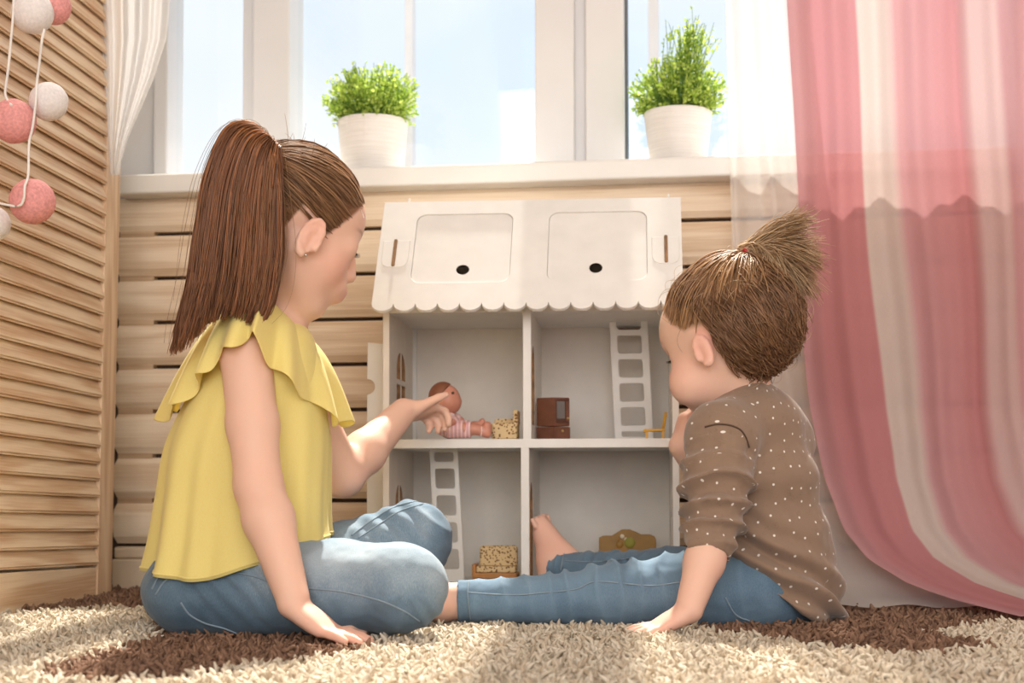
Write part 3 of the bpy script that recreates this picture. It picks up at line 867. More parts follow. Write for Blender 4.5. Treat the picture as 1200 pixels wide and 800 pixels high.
# ------------------------------------------------------------------ continuous bodies: signed distance fields -> one smooth mesh
class Field:
    def __init__(s, lo, hi, h):
        s.lo = np.asarray(lo, float); s.h = h
        s.n = np.ceil((np.asarray(hi)-s.lo)/h).astype(int) + 1
        s.D = np.full(s.n, 1.0, np.float32)
    def region(s, lo, hi):
        i0 = np.clip(np.floor((np.asarray(lo)-s.lo)/s.h).astype(int), 0, s.n-1)
        i1 = np.clip(np.ceil((np.asarray(hi)-s.lo)/s.h).astype(int)+1, 1, s.n)
        i1 = np.maximum(i1, i0+1)
        sl = tuple(slice(a, b) for a, b in zip(i0, i1))
        ax = [(s.lo[k] + s.h*np.arange(i0[k], i1[k])).astype(np.float32) for k in range(3)]
        return sl, ax[0][:, None, None], ax[1][None, :, None], ax[2][None, None, :]
    def put(s, sl, d, k, sub=False):
        cur = s.D[sl]
        if sub:
            d = -d
            h = np.maximum(k-np.abs(cur-d), 0)/k
            s.D[sl] = np.maximum(cur, d) + h*h*k*.25
        else:
            h = np.maximum(k-np.abs(cur-d), 0)/k
            s.D[sl] = np.minimum(cur, d) - h*h*k*.25
    def cone(s, a, b, ra, rb, k=.008, sub=False):
        a = np.asarray(a, float); b = np.asarray(b, float); m = max(ra, rb) + 2.5*k + 3*s.h
        sl, X, Y, Z_ = s.region(np.minimum(a, b)-m, np.maximum(a, b)+m)
        ba = b-a; L2 = max(ba@ba, 1e-10)
        px, py, pz = X-a[0], Y-a[1], Z_-a[2]
        t = np.clip((px*ba[0]+py*ba[1]+pz*ba[2])/L2, 0, 1)
        d = np.sqrt((px-t*ba[0])**2+(py-t*ba[1])**2+(pz-t*ba[2])**2) - (ra+(rb-ra)*t)
        s.put(sl, d.astype(np.float32), k, sub)
    def chain(s, pts, rs, k=.008):
        for (a, b), (ra, rb) in zip(zip(pts, pts[1:]), zip(rs, rs[1:])): s.cone(a, b, ra, rb, k)
    def fcone(s, a, b, ra, rb, k=.008, sub=False):
        """tapered cylinder with flat ends"""
        a = np.asarray(a, float); b = np.asarray(b, float); m = max(ra, rb)*1.5 + 2.5*k + 3*s.h
        sl, X, Y, Z_ = s.region(np.minimum(a, b)-m, np.maximum(a, b)+m)
        ba = b-a; L = np.linalg.norm(ba); u = ba/L
        px, py, pz = X-a[0], Y-a[1], Z_-a[2]
        ax = px*u[0]+py*u[1]+pz*u[2]
        t = np.clip(ax/L, 0, 1)
        rad = np.sqrt(np.maximum((px-ax*u[0])**2+(py-ax*u[1])**2+(pz-ax*u[2])**2, 0)) - (ra+(rb-ra)*t)
        d = np.maximum(rad, np.maximum(-ax, ax-L))
        s.put(sl, d.astype(np.float32), k, sub)
    def ell(s, c, r, A=None, k=.008, sub=False):
        """ellipsoid: radii r along the rows of A"""
        A = np.eye(3) if A is None else np.asarray(A, float); c = np.asarray(c, float); r = np.asarray(r, float)
        ext = np.sqrt(((A*r[:, None])**2).sum(0)) + 2.5*k + 3*s.h
        sl, X, Y, Z_ = s.region(c-ext, c+ext)
        px, py, pz = X-c[0], Y-c[1], Z_-c[2]
        q = 0; g = 0
        for i in range(3):
            e = px*A[i, 0]+py*A[i, 1]+pz*A[i, 2]
            q = q + (e/r[i])**2; g = g + (e/r[i]**2)**2
        k0 = np.sqrt(q); k1 = np.sqrt(g)
        d = np.where(k1 > 1e-9, k0*(k0-1)/np.maximum(k1, 1e-9), -r.min())
        s.put(sl, d.astype(np.float32), k, sub)
    def cut(s, p, n, k=.003):
        """remove everything on the side n points to"""
        n = nrm(n); p = np.asarray(p, float)
        sl, X, Y, Z_ = s.region(s.lo, s.lo+s.h*s.n)
        d = ((X-p[0])*n[0]+(Y-p[1])*n[1]+(Z_-p[2])*n[2]).astype(np.float32)
        cur = s.D; h = np.maximum(k-np.abs(cur-d), 0)/k
        s.D = np.maximum(cur, d) + h*h*k*.25
    def mesh(s, smooth=1):
        D = s.D; ins = D < 0
        n = np.array(D.shape)
        c = ins[:-1, :-1, :-1].astype(np.int8)
        tot = sum(ins[i:n[0]-1+i, j:n[1]-1+j, k:n[2]-1+k].astype(np.int8) for i in (0, 1) for j in (0, 1) for k in (0, 1))
        act = (tot > 0) & (tot < 8)
        ids = np.full(act.shape, -1, np.int64); cnt = int(act.sum()); ids[act] = np.arange(cnt)
        acc = np.zeros((cnt, 3)); num = np.zeros(cnt); quads = []
        for ax in range(3):
            sa = [slice(None)]*3; sb = [slice(None)]*3; sa[ax] = slice(0, -1); sb[ax] = slice(1, None)
            A = ins[tuple(sa)]; B = ins[tuple(sb)]
            e = np.argwhere(A != B)
            e2 = e.copy(); e2[:, ax] += 1
            da = D[tuple(e.T)].astype(float); db = D[tuple(e2.T)].astype(float)
            db = np.where(np.abs(db) > .5, np.sign(db)*s.h, db); da = np.where(np.abs(da) > .5, np.sign(da)*s.h, da)
            p = e.astype(float); p[:, ax] += da/(da-db)
            o1, o2 = (ax+1) % 3, (ax+2) % 3
            cells = []
            ok = np.ones(len(e), bool)
            for d1, d2 in ((0, 0), (-1, 0), (-1, -1), (0, -1)):
                q = e.copy(); q[:, o1] += d1; q[:, o2] += d2
                v = ((q >= 0) & (q < np.array(act.shape))).all(1); ok &= v
                qq = np.clip(q, 0, np.array(act.shape)-1)
                cid = ids[tuple(qq.T)]; cells.append(cid)
                w = v & (cid >= 0)
                for k in range(3): acc[:, k] += np.bincount(cid[w], p[w, k], cnt)
                num += np.bincount(cid[w], minlength=cnt)
            Q = np.stack(cells, 1); flip = ~A[tuple(e.T)]
            Q[flip] = Q[flip][:, ::-1]
            quads.append(Q[ok & (Q >= 0).all(1)])
        V = acc/np.maximum(num, 1)[:, None]*s.h + s.lo
        F = np.vstack(quads)
        for _ in range(smooth): V = relax(V, F, .5)
        return V, F
    def grad(s, V):
        g = np.zeros_like(V)
        for k in range(3):
            e = np.zeros(3); e[k] = s.h
            g[:, k] = s.sample(V+e)-s.sample(V-e)
        return g/np.maximum(np.linalg.norm(g, axis=1, keepdims=True), 1e-9)
    def sample(s, V):
        q = (V-s.lo)/s.h; i = np.clip(np.floor(q).astype(int), 0, s.n-2); f = np.clip(q-i, 0, 1)
        out = 0
        for a in (0, 1):
            for b in (0, 1):
                for c in (0, 1):
                    w = (f[:, 0] if a else 1-f[:, 0])*(f[:, 1] if b else 1-f[:, 1])*(f[:, 2] if c else 1-f[:, 2])
                    out = out + w*s.D[i[:, 0]+a, i[:, 1]+b, i[:, 2]+c]
        return out
def relax(V, F, w):
    n = len(V); acc = np.zeros_like(V); num = np.zeros(n)
    for a, b in ((0, 1), (1, 2), (2, 3), (3, 0)):
        for k in range(3):
            acc[:, k] += np.bincount(F[:, a], V[F[:, b], k], n) + np.bincount(F[:, b], V[F[:, a], k], n)
        num += np.bincount(F[:, a], minlength=n) + np.bincount(F[:, b], minlength=n)
    return V*(1-w) + w*acc/np.maximum(num, 1)[:, None]
def vnormals(V, F):
    a, b, c, d = (V[F[:, i]] for i in range(4))
    fn = np.cross(c-a, d-b); N = np.zeros_like(V)
    for i in range(4):
        for k in range(3): N[:, k] += np.bincount(F[:, i], fn[:, k], len(V))
    return N/np.maximum(np.linalg.norm(N, axis=1, keepdims=True), 1e-12)
def vnoise(V, scale, seed=0):
    """smooth value noise in -1..1"""
    q = V*scale + 100; i = np.floor(q).astype(np.int64); f = q-i; f = f*f*(3-2*f)
    def hsh(x, y, z):
        h = (x*374761393 + y*668265263 + z*2147483647 + seed*974634533) & 0xffffffff
        h = ((h ^ (h >> 13))*1274126177) & 0xffffffff
        return ((h ^ (h >> 16)) & 0xffff)/32767.5 - 1
    out = 0
    for a in (0, 1):
        for b in (0, 1):
            for c in (0, 1):
                w = (f[:, 0] if a else 1-f[:, 0])*(f[:, 1] if b else 1-f[:, 1])*(f[:, 2] if c else 1-f[:, 2])
                out = out + w*hsh(i[:, 0]+a, i[:, 1]+b, i[:, 2]+c)
    return out
def seg_param(V, a, b):
    """axial position 0..1, angle-free radial distance to a segment"""
    ba = b-a; t = ((V-a)@ba)/(ba@ba)
    d = np.linalg.norm(V-a-np.clip(t, 0, 1)[:, None]*ba, axis=1)
    return t, d
def sstep(e0, e1, x):
    t = np.clip((x-e0)/(e1-e0), 0, 1); return t*t*(3-2*t)

# ------------------------------------------------------------------ anatomy: head and hand builders
class Head:
    def __init__(s, c, F, U, h):
        s.c = np.asarray(c, float); s.F = nrm(F); L = nrm(np.cross(U, s.F)); s.L = L; s.U = np.cross(s.F, L); s.h = h
        s.A = np.stack([s.F, s.L, s.U])
    def w(s, x, y, z): return s.c + s.h*(x*s.F + y*s.L + z*s.U)
    def local(s, V): return (V-s.c)@s.A.T/s.h
    def axes(s, pitch=0.0, yaw=0.0):
        cp, sp, cy, sy_ = math.cos(pitch), math.sin(pitch), math.cos(yaw), math.sin(yaw)
        f = s.F*cy + s.L*sy_; l = -s.F*sy_ + s.L*cy
        return np.stack([f*cp - s.U*sp, l, s.U*cp + f*sp])
def build_head(f, H, baby=False):
    h = H.h
    def E(c, r, k=.012, sub=False, A=None): f.ell(H.w(*c), np.array(r)*h, H.A if A is None else A, k, sub)
    def Cn(a, b, ra, rb, k=.01, sub=False): f.cone(H.w(*a), H.w(*b), ra*h, rb*h, k, sub)
    if baby:
        H.cr = (np.array([-.06, 0, .10]), np.array([.455, .39, .40]))
        E(H.cr[0], H.cr[1])
        E((.10, 0, -.16), (.27, .29, .30), .02)
        for y in (-1, 1): E((.215, .185*y, -.25), (.155, .15, .15), .02)
        E((.23, 0, -.40), (.10, .11, .08), .02)
        E((.20, 0, .10), (.22, .27, .23), .02)
        nose = ((.345, 0, -.04), (.40, 0, -.165), .035, .05)
    else:
        H.cr = (np.array([-.07, 0, .10]), np.array([.395, .345, .335]))
        E(H.cr[0], H.cr[1])
        E((.10, 0, -.17), (.245, .25, .30), .02)
        for y in (-1, 1): E((.165, .15*y, -.185), (.115, .11, .125), .02)
        for y in (-1, 1): Cn((-.04, .21*y, -.20), (.18, .08*y, -.40), .075, .065, .02)
        E((.225, 0, -.425), (.09, .10, .075), .015)
        E((.145, 0, .09), (.19, .24, .20), .02)
        nose = ((.335, 0, .0), (.395, 0, -.155), .026, .033)
    # eye sockets, eyeballs sit in them
    for y in (-1, 1):
        E((.36, .145*y, -.045), (.075, .085, .05), .012, True)
        E((.258, .145*y, -.050), (.063, .075, .064) if not baby else (.060, .072, .058), .016)
    Cn(*nose, k=.008)
    nb = nose[1]
    for y in (-1, 1): E((nb[0]-.03, .034*y, nb[2]-.010), (.036, .024, .024), .005)
    mx = .342 if not baby else .335
    mz = -.275
    E((mx-.03, 0, mz-.005), (.07, .12, .07), .02)
    Cn((mx+.028, -.055, mz+.003), (mx+.028, .055, mz+.003), .024, .024, .006)
    Cn((mx+.02, -.045, mz-.042), (mx+.02, .045, mz-.042), .024, .024, .006)
    # ears
    er = .34 if not baby else .385
    ez = -.145 if not baby else -.115
    for y in (-1, 1):
        A = H.axes(.15, 0.0); A2 = np.stack([A[0]*math.cos(.35) - A[1]*math.sin(.35)*y*-1, A[1]*math.cos(.35) + A[0]*math.sin(.35)*-y, A[2]])
        A2[0] = nrm(A2[0]); A2[1] = nrm(np.cross(A2[2], A2[0]))
        c = H.w(-.01, er*y, ez)
        out = A2[1]*y; es = .82 if baby else 1.0
        def ep(a, kx=1.0, o=0.0, kz=1.0): return c + h*(A2[0]*(.056*es*kx*math.cos(a)) + A2[2]*(.112*es*kz*math.sin(a)) + out*(.022*(1-math.cos(a))*.5 + o))
        rim = [ep(math.radians(a)) for a in (-5, 30, 65, 95, 125, 155, 185, 215, 245, 268)]
        f.chain(rim, [.013*h, .015*h, .017*h, .018*h, .018*h, .018*h, .018*h, .020*h, .025*h, .025*h], .003)
        f.ell(c - out*.004*h, (.052*h*es, .013*h, .098*h*es), A2, .004)
        f.ell(c + out*.012*h + A2[0]*.012*h - A2[2]*.012*h, (.028*h*es, .022*h, .058*h*es), A2, .003, True)
        f.chain([ep(math.radians(a), .55, .002, .55) for a in (60, 100, 150, 200, 245)], [.009*h, .012*h, .013*h, .013*h, .012*h], .003)
        f.cone(ep(math.radians(-5)), ep(math.radians(-25), 1.05), .014*h, .020*h, .004)
        f.ell(c - out*.035*h, (.04*h, .045*h, .08*h), A2, .008)
def face_tint(H, V, base, lip, cheek, scalp, hairline, baby=False):
    q = H.local(V); col = np.broadcast_to(np.array(base), V.shape).copy()
    near = np.linalg.norm(q, axis=1) < .85
    def blend(mask, c):
        col[:] = col*(1-mask[:, None]) + np.array(c)*mask[:, None]
    mx = .335 if not baby else .335
    m = np.exp(-(((q[:, 0]-mx-.03)/.05)**2 + (q[:, 1]/.055)**2 + ((q[:, 2]+.293)/.045)**2)*.7)
    blend(np.clip(m*1.5, 0, 1)*near, lip)
    for y in (-1, 1):
        m = np.exp(-(((q[:, 0]-.22)/.16)**2 + ((q[:, 1]-.2*y)/.14)**2 + ((q[:, 2]+.20)/.13)**2))
        blend(m*.55*near, cheek)
        m = np.exp(-(((q[:, 0]+.03)/.09)**2 + ((q[:, 1]-.39*y)/.07)**2 + ((q[:, 2]+.08)/.15)**2)**2)
        blend(m*.45*near, cheek)
        # eyebrows
        m = np.exp(-(((q[:, 1]-.15*y)/.075)**4 + ((q[:, 2]-.055-.02*np.cos((q[:, 1]-.15*y)*14))/.012)**2))*(q[:, 0] > .2)
        blend(np.clip(m, 0, 1)*.6*near, scalp)
    hm = sstep(-.02, .03, hairline(q))*near*(np.linalg.norm(q/np.array([1, 1, 1]), axis=1) < .75)
    ear = np.exp(-(((q[:, 0]+.04)/.10)**2 + ((np.abs(q[:, 1])-.39)/.055)**2 + ((q[:, 2]+.13)/.14)**2)**3)
    blend(hm*(1-np.clip(ear*1.5, 0, 1)), scalp)
    return col
def build_hand(f, W, fwd, back, thumb, L, spread=.16, curls=None, thumb_dir=None, k=.0035, rscale=1.0, thumb_curl=.35, wrist_r=None):
    """W wrist; fwd along the metacarpals; back = back-of-hand normal; thumb = side the thumb is on; L hand length"""
    fwd = nrm(fwd); back = nrm(back - np.dot(back, fwd)*fwd); s = np.cross(back, fwd); s = s if np.dot(s, thumb) > 0 else -s
    pl = .50*L; w = .40*L
    curls = curls or [(.15, .3, .2)]*4
    lens = [.40, .445, .415, .33]; offs = [.36, .12, -.13, -.36]; kn = [.97, 1.0, .965, .89]
    r0 = .056*L*rscale
    wr = wrist_r or .15*L
    tips = []
    palm_n = -back
    for i in range(4):
        K = W + fwd*pl*kn[i] + s*w*offs[i] + back*.01*L*(1 if i in (1, 2) else 0)
        f.cone(W + s*w*offs[i]*.45, K, wr*.62, r0*1.25, k*2.2)
        a0 = spread*offs[i]*2
        d = nrm(fwd*math.cos(a0) + s*math.sin(a0)); up = back
        p = K; r = r0*1.08
        for j, (c, fr) in enumerate(zip(curls[i], (.46, .30, .24))):
            d2 = d*math.cos(c) + palm_n*math.sin(c); palm_n2 = palm_n*math.cos(c) - d*math.sin(c)
            d, pn = nrm(d2), nrm(palm_n2); 
            q = p + d*lens[i]*L*fr
            f.cone(p, q, r, r*.91, k*.6)
            p, r = q, r*.91
            palm_n = pn
        palm_n = -back
        tips.append((p, d, r))
    # palm pad and thumb leaving the side near the base
    f.ell(W + fwd*pl*.52, (pl*.55, w*.50, .105*L), np.stack([fwd, s, back]), k*2)
    T0 = W + fwd*.12*L + s*.15*L - back*.03*L
    td = nrm(thumb_dir) if thumb_dir is not None else nrm(fwd*.75 + s*.65 - back*.15)
    T1 = T0 + td*.19*L; td2 = nrm(td*math.cos(thumb_curl) + (fwd*.9-back*.25)*math.sin(thumb_curl)); T2 = T1 + td2*.15*L; T3 = T2 + nrm(td2+fwd*.15)*.115*L
    f.cone(T0, T1, .085*L, .066*L*rscale, k*2); f.cone(T1, T2, .064*L*rscale, .060*L*rscale, k*.6); f.cone(T2, T3, .060*L*rscale, .048*L*rscale, k*.6)
    tips.append((T3, nrm(T3-T2), .05*L))
    return tips
# ------------------------------------------------------------------ materials for people
def attr_mat(name, rough, sub=0.0, spec=.4, bump_s=0.0, bump_scale=400, transl=0.0, aniso=False):
    m, nt, b, out = new_mat(name)
    at = nt.nodes.new('ShaderNodeAttribute'); at.attribute_name = 'tint'
    col = at.outputs['Color']
    nt.links.new(col, b.inputs['Base Color'])
    b.inputs['Roughness'].default_value = rough; b.inputs['Specular IOR Level'].default_value = spec
    if sub:
        b.inputs['Subsurface Weight'].default_value = sub; b.inputs['Subsurface Radius'].default_value = (0.010, 0.0045, 0.0025); b.inputs['Subsurface Scale'].default_value = 0.7
    if bump_s:
        nz = node(nt, 'ShaderNodeTexNoise', Vector=coords(nt), Scale=bump_scale, Detail=2.0)
        bump(nt, b, nz.outputs['Fac'], bump_s, .0004)
    if transl:
        tl = nt.nodes.new('ShaderNodeBsdfTranslucent'); nt.links.new(col, tl.inputs['Color'])
        mx = node(nt, 'ShaderNodeMixShader', Fac=transl)
        nt.links.new(b.outputs[0], mx.inputs[1]); nt.links.new(tl.outputs[0], mx.inputs[2]); nt.links.new(mx.outputs[0], out.inputs['Surface'])
    return m
M_skin = attr_mat('child_skin', .5, .25, .35, .12, 500)
M_hair = attr_mat('hair_strands', .42, 0, .5, transl=.22)
def denim(name, dark, mid, light):
    m, nt, b, o = new_mat(name)
    v = coords(nt)
    n1 = node(nt, 'ShaderNodeTexNoise', Vector=v, Scale=16.0, Detail=3.0)
    n2 = node(nt, 'ShaderNodeTexNoise', Vector=coords(nt, (1400, 1400, 260)), Scale=1.0, Detail=2.0)
    at = nt.nodes.new('ShaderNodeAttribute'); at.attribute_name = 'tint'
    sep = node(nt, 'ShaderNodeSeparateColor', Color=at.outputs['Color'])
    a = node(nt, 'ShaderNodeMath'); a.operation = 'MULTIPLY_ADD'; nt.links.new(n1.outputs['Fac'], a.inputs[0]); a.inputs[1].default_value = .35; nt.links.new(sep.outputs[0], a.inputs[2])
    a2 = node(nt, 'ShaderNodeMath'); a2.operation = 'MULTIPLY_ADD'; nt.links.new(n2.outputs['Fac'], a2.inputs[0]); a2.inputs[1].default_value = .35; nt.links.new(a.outputs[0], a2.inputs[2])
    sock(nt, ramp(nt, a2.outputs[0], [(0.25, dark), (0.6, mid), (1.0, light)]), b.inputs['Base Color'])
    b.inputs['Roughness'].default_value = .85; b.inputs['Specular IOR Level'].default_value = .2
    b.inputs['Sheen Weight'].default_value = .15
    bump(nt, b, n2.outputs['Fac'], .35, .0005)
    return m
M_denim = denim('faded_denim', (0.060, 0.105, 0.155), (0.16, 0.235, 0.31), (0.50, 0.57, 0.62))
M_thread = plain('seam_thread', (.24, .31, .37), .8)
def cloth_mat(name, c1, c2, scale, transl=0.0):
    m, nt, b, out = new_mat(name)
    nz = node(nt, 'ShaderNodeTexNoise', Vector=coords(nt, (scale, scale, scale*.35)), Scale=1.0, Detail=2.0)
    col = ramp(nt, nz.outputs['Fac'], [(.3, c1), (.7, c2)])
    sock(nt, col, b.inputs['Base Color']); b.inputs['Roughness'].default_value = .8; b.inputs['Specular IOR Level'].default_value = .2
    b.inputs['Sheen Weight'].default_value = .2
    bump(nt, b, nz.outputs['Fac'], .10, .0004)
    if transl:
        tl = nt.nodes.new('ShaderNodeBsdfTranslucent'); sock(nt, col, tl.inputs['Color'])
        mx = node(nt, 'ShaderNodeMixShader', Fac=transl)
        nt.links.new(b.outputs[0], mx.inputs[1]); nt.links.new(tl.outputs[0], mx.inputs[2]); nt.links.new(mx.outputs[0], out.inputs['Surface'])
    return m
M_yellow = cloth_mat('yellow_cotton', (0.97, 0.82, 0.29), (0.99, 0.86, 0.35), 900, .28)
M_tie_red = plain('hair_tie_red', (.5, .02, .03), .5)
M_eye = plain('eye_white', (.85, .82, .80), .2)
M_iris = plain('iris_brown', (.08, .045, .02), .15)
M_lash = plain('lash_dark', (.05, .03, .02), .6)

def strands(name, paths, r0, r1, cols, mat, parent, sides=3, **kw):
    n, k, _ = paths.shape
    t = np.linspace(0, 1, k)
    rr = np.interp(t, [0, .12, .6, 1], [r0*.35, r0, r0*.9, r1])
    V, F = tubes(paths, np.broadcast_to(rr, (n, k)), sides)
    me = np_mesh(name, V, F)
    tint = np.repeat(cols, k*sides, 0)
    set_color(me, tint)
    return ob(name, me, mat, parent, **kw)
def push_out(paths, field, H, gap=.0012):
    n, k, _ = paths.shape
    for _ in range(3):
        v = paths.reshape(-1, 3); s_ = field.sample(v); inside = ((v >= field.lo) & (v <= field.lo+field.h*(field.n-1))).all(1)
        g = field.grad(v)
        far_ = s_ > .5
        v = v + g*np.where(inside & ~far_, np.clip(gap - s_, 0, .006), 0)[:, None]
        paths = v.reshape(n, k, 3)
    return paths
def hair_cols(n, lo, hi, r_, spread=1.0):
    g = np.clip(r_.beta(1.6, 1.8, n), 0, 1)[:, None]
    return np.array(lo)*(1-g) + np.array(hi)*g
def scalp_paths(H, roots, target, k=12, lift=.03, r_=rng, jitter=.02, end_lift=.06):
    """from root directions over the skull to the tie; roots (n,3) unit directions on the ellipsoid"""
    n = len(roots)
    t = np.linspace(0, 1, k)[None, :, None]
    tg = nrm(target) + r_.normal(0, .045, (n, 3))
    d = roots[:, None]*(1-t) + tg[:, None]*t
    d /= np.linalg.norm(d, axis=2, keepdims=True)
    lf = 1 + lift*r_.uniform(.3, 1.15, (n, 1, 1))*np.clip(t*3.5+.08, 0, 1) + end_lift*t**3 + .05*lift*np.sin(t*9 + r_.uniform(0, 6, (n, 1, 1)))
    wob = r_.normal(0, jitter, (n, 1, 3))*np.sin(t*np.pi)
    q = H.cr[0] + (d + wob)*H.cr[1]*lf
    return H.c + H.h*(q @ H.A)
def sample_roots(H, hairline, n, r_, edge=0.0):
    out = []
    while sum(len(o) for o in out) < n:
        d = r_.normal(0, 1, (4*n, 3)); d /= np.linalg.norm(d, axis=1, keepdims=True)
        q = H.cr[0] + d*H.cr[1]
        out.append(d[hairline(q) > edge + r_.normal(.0, .018, len(q))])
    return np.vstack(out)[:n]
def add_eye(H, parent, baby=False):
    for y in (-1, 1):
        c = H.w(.291 if baby else .264, .145*y, -.062)
        bm = bmesh.new(); bmesh.ops.create_uvsphere(bm, u_segments=20, v_segments=12, radius=(.058 if baby else .052)*H.h)
        e = bm_ob('eye', bm, M_eye, parent, True, M=Matrix.Translation(c))
        bm = bmesh.new(); bmesh.ops.create_uvsphere(bm, u_segments=16, v_segments=10, radius=.030*H.h)
        d = nrm(H.F + .25*y*H.L - .15*H.U)
        bm_ob('iris', bm, M_iris, e, True, M=Matrix.Translation(c + d*.0325*H.h))
        ps = []
        for i in range(15):
            a = (i/14-.5)*1.5
            d0 = nrm(H.F*math.cos(a*.8) + H.L*(math.sin(a*.8) + .1*y) + H.U*.10)
            p0 = c + d0*.060*H.h
            dr = nrm(d0*.55 - H.U*.5 + H.L*a*.35)
            tt = np.linspace(0, 1, 5)[:, None]
            ps.append(p0 + dr*tt*.042*H.h + H.U*.018*H.h*tt**2)
        V, F = tubes(np.array(ps), np.linspace(.00028, .0001, 5)[None], 3)
        ob('eyelashes', np_mesh('eyelashes', V, F), M_lash, parent)
def surf_line(name, pix, bvh, r, mat, parent, n=60, off=.0006):
    """a stitched seam laid on a garment along the traced course"""
    pts = []
    for x, y in catmull(pix, n):
        dr = nrm(ray(x, y))
        hit = bvh.ray_cast(Vector(C0), Vector(dr))
        if hit[0] is not None: pts.append(np.array(hit[0]) - dr*off)
    if len(pts) > 4: return tube_ob(name, relax_path(np.array(pts)), r, mat, parent, 5)
def relax_path(p, it=3):
    for _ in range(it): p[1:-1] = .25*p[:-2]+.5*p[1:-1]+.25*p[2:]
    return p
def bvh_of(V, F): return BVHTree.FromPolygons([tuple(v) for v in V], [tuple(int(i) for i in f) for f in F])

# ------------------------------------------------------------------ the older girl
girl = empty('person', P(290, 735, 1.88)*np.array([1, 1, 0]), label='girl with long auburn ponytail in a yellow ruffled blouse and jeans, sitting cross-legged', cat='person')
GF = cv(math.cos(.32), math.sin(.32), 0); GS = cv(-math.sin(.32), math.cos(.32), 0)
gp, gy = math.radians(22), math.radians(27)
gH = Head(P(354, 264, 1.885), cv(math.cos(gp)*math.cos(gy), math.cos(gp)*math.sin(gy), -math.sin(gp)), cv(math.sin(gp)*math.cos(gy), math.sin(gp)*math.sin(gy), math.cos(gp)), .212)
gJ = dict(pelvis=P(262, 690, 1.89), chest=P(298, 480, 1.885), neck0=P(318, 400, 1.885), neck1=P(343, 325, 1.89),
          shR=P(288, 412, 1.815), elR=P(303, 570, 1.765), wrR=P(343, 700, 1.705),
          shL=P(335, 425, 1.965), elL=P(401, 557, 2.03), wrL=P(473, 482, 2.165),
          hipR=P(262, 690, 1.835), knR=P(474, 687, 1.75), anR=P(395, 722, 1.87),
          hipL=P(275, 682, 1.96), knL=P(487, 630, 2.0), anL=P(452, 712, 1.885))
pts = np.array(list(gJ.values()) + [gH.c, P(435, 750, 1.68), P(528, 455, 2.26), P(172, 690, 1.88)])
f = Field(pts.min(0)-np.array([.05, .05, .05]), pts.max(0)+np.array([.03, .03, .135]), .0022)
J = gJ
f.chain([J['pelvis'], J['chest'], J['neck0']], [.068, .066, .045], .03)
f.chain([J['shR']*.5+J['neck0']*.5, J['shR']], [.035, .031], .02)
f.chain([J['shL']*.5+J['neck0']*.5, J['shL']], [.035, .031], .02)
f.chain([J['neck0'], J['neck1']], [.032, .030], .02)
build_head(f, gH)
f.chain([J['shR'], J['shR']*.45+J['elR']*.55, J['elR'], J['elR']*.7+J['wrR']*.3, J['wrR']], [.0315, .0300, .0275, .0290, .0195], .012)
f.chain([J['shL'], J['elL']], [.031, .0285], .012)
f.chain([J['elL'], J['elL']*.65+J['wrL']*.35, J['wrL']], [.0285, .0290, .0195], .012)
for s_ in 'RL':
    f.chain([J['pelvis'], J['hip'+s_], J['kn'+s_], J['an'+s_]], [.055, .038, .026, .020], .015)
# feet tucked under the legs
f.chain([J['anL'], P(432, 727, 1.82), P(412, 737, 1.765), P(404, 738, 1.75)], [.021, .019, .017, .011], .01)
for q in range(5): f.cone(P(418-q*3.0, 736, 1.765), P(411-q*4.2, 737+q*.3, 1.742+q*.003), .0075-.0008*q, .0055-.0005*q, .004)
f.chain([J['anR'], P(365, 730, 1.92), P(335, 734, 1.95)], [.021, .018, .012], .01)
# near hand pressed on the rug, far hand closing on the doll
build_hand(f, J['wrR'] - Z*.009, cv(.78, -.24, -.52), cv(.45, -.15, .85), cv(.2, .9, 0), .108, .22, [(-.36, .05, .12), (-.36, .04, .1), (-.35, .06, .1), (-.33, .08, .12)], wrist_r=.0185)
build_hand(f, J['wrL'], cv(.62, .70, .06), cv(-.70, -.42, .50), cv(.35, -.55, .1), .104, .06, [(.5, .9, .6), (.55, .95, .6), (.6, .95, .6), (.65, .95, .6)], thumb_dir=cv(.84, .22, .46), thumb_curl=.10, wrist_r=.0185)
V, F = f.mesh(2); fb = f
def g_hairline(q):
    return q[:, 2] - np.interp(q[:, 0], [-.6, -.28, -.17, -.12, -.02, .03, .06, .10, .17, .25, .31, .4], [-.42, -.36, -.2, .02, .03, -.03, -.09, -.05, .07, .22, .34, .6])
SK = (0.81, 0.51, 0.39)
tint = face_tint(gH, V, SK, (.62, .20, .17), (.80, .38, .28), (.22, .10, .045), g_hairline)
for nm, r_ in (('elL', .03), ('elR', .03)):
    m = np.exp(-(np.linalg.norm(V-J[nm], axis=1)/r_)**2)[:, None]*.25; tint = tint*(1-m)+np.array((.75, .38, .28))*m
hz = np.exp(-(np.linalg.norm(V-P(412, 745, 1.68), axis=1)/.05)**2)[:, None]*.35; tint = tint*(1-hz)+np.array((.78, .36, .27))*hz
me = np_mesh('body', V, F); set_color(me, tint)
ob('body', me, M_skin, girl)
add_eye(gH, girl)
bm = bmesh.new(); bmesh.ops.create_uvsphere(bm, u_segments=10, v_segments=8, radius=.0018)
bm_ob('earring', bm, plain('earring_silver', (.6, .55, .5), .2, metal=.9), girl, True, M=Matrix.Translation(gH.w(-.012, -.385, -.262)))

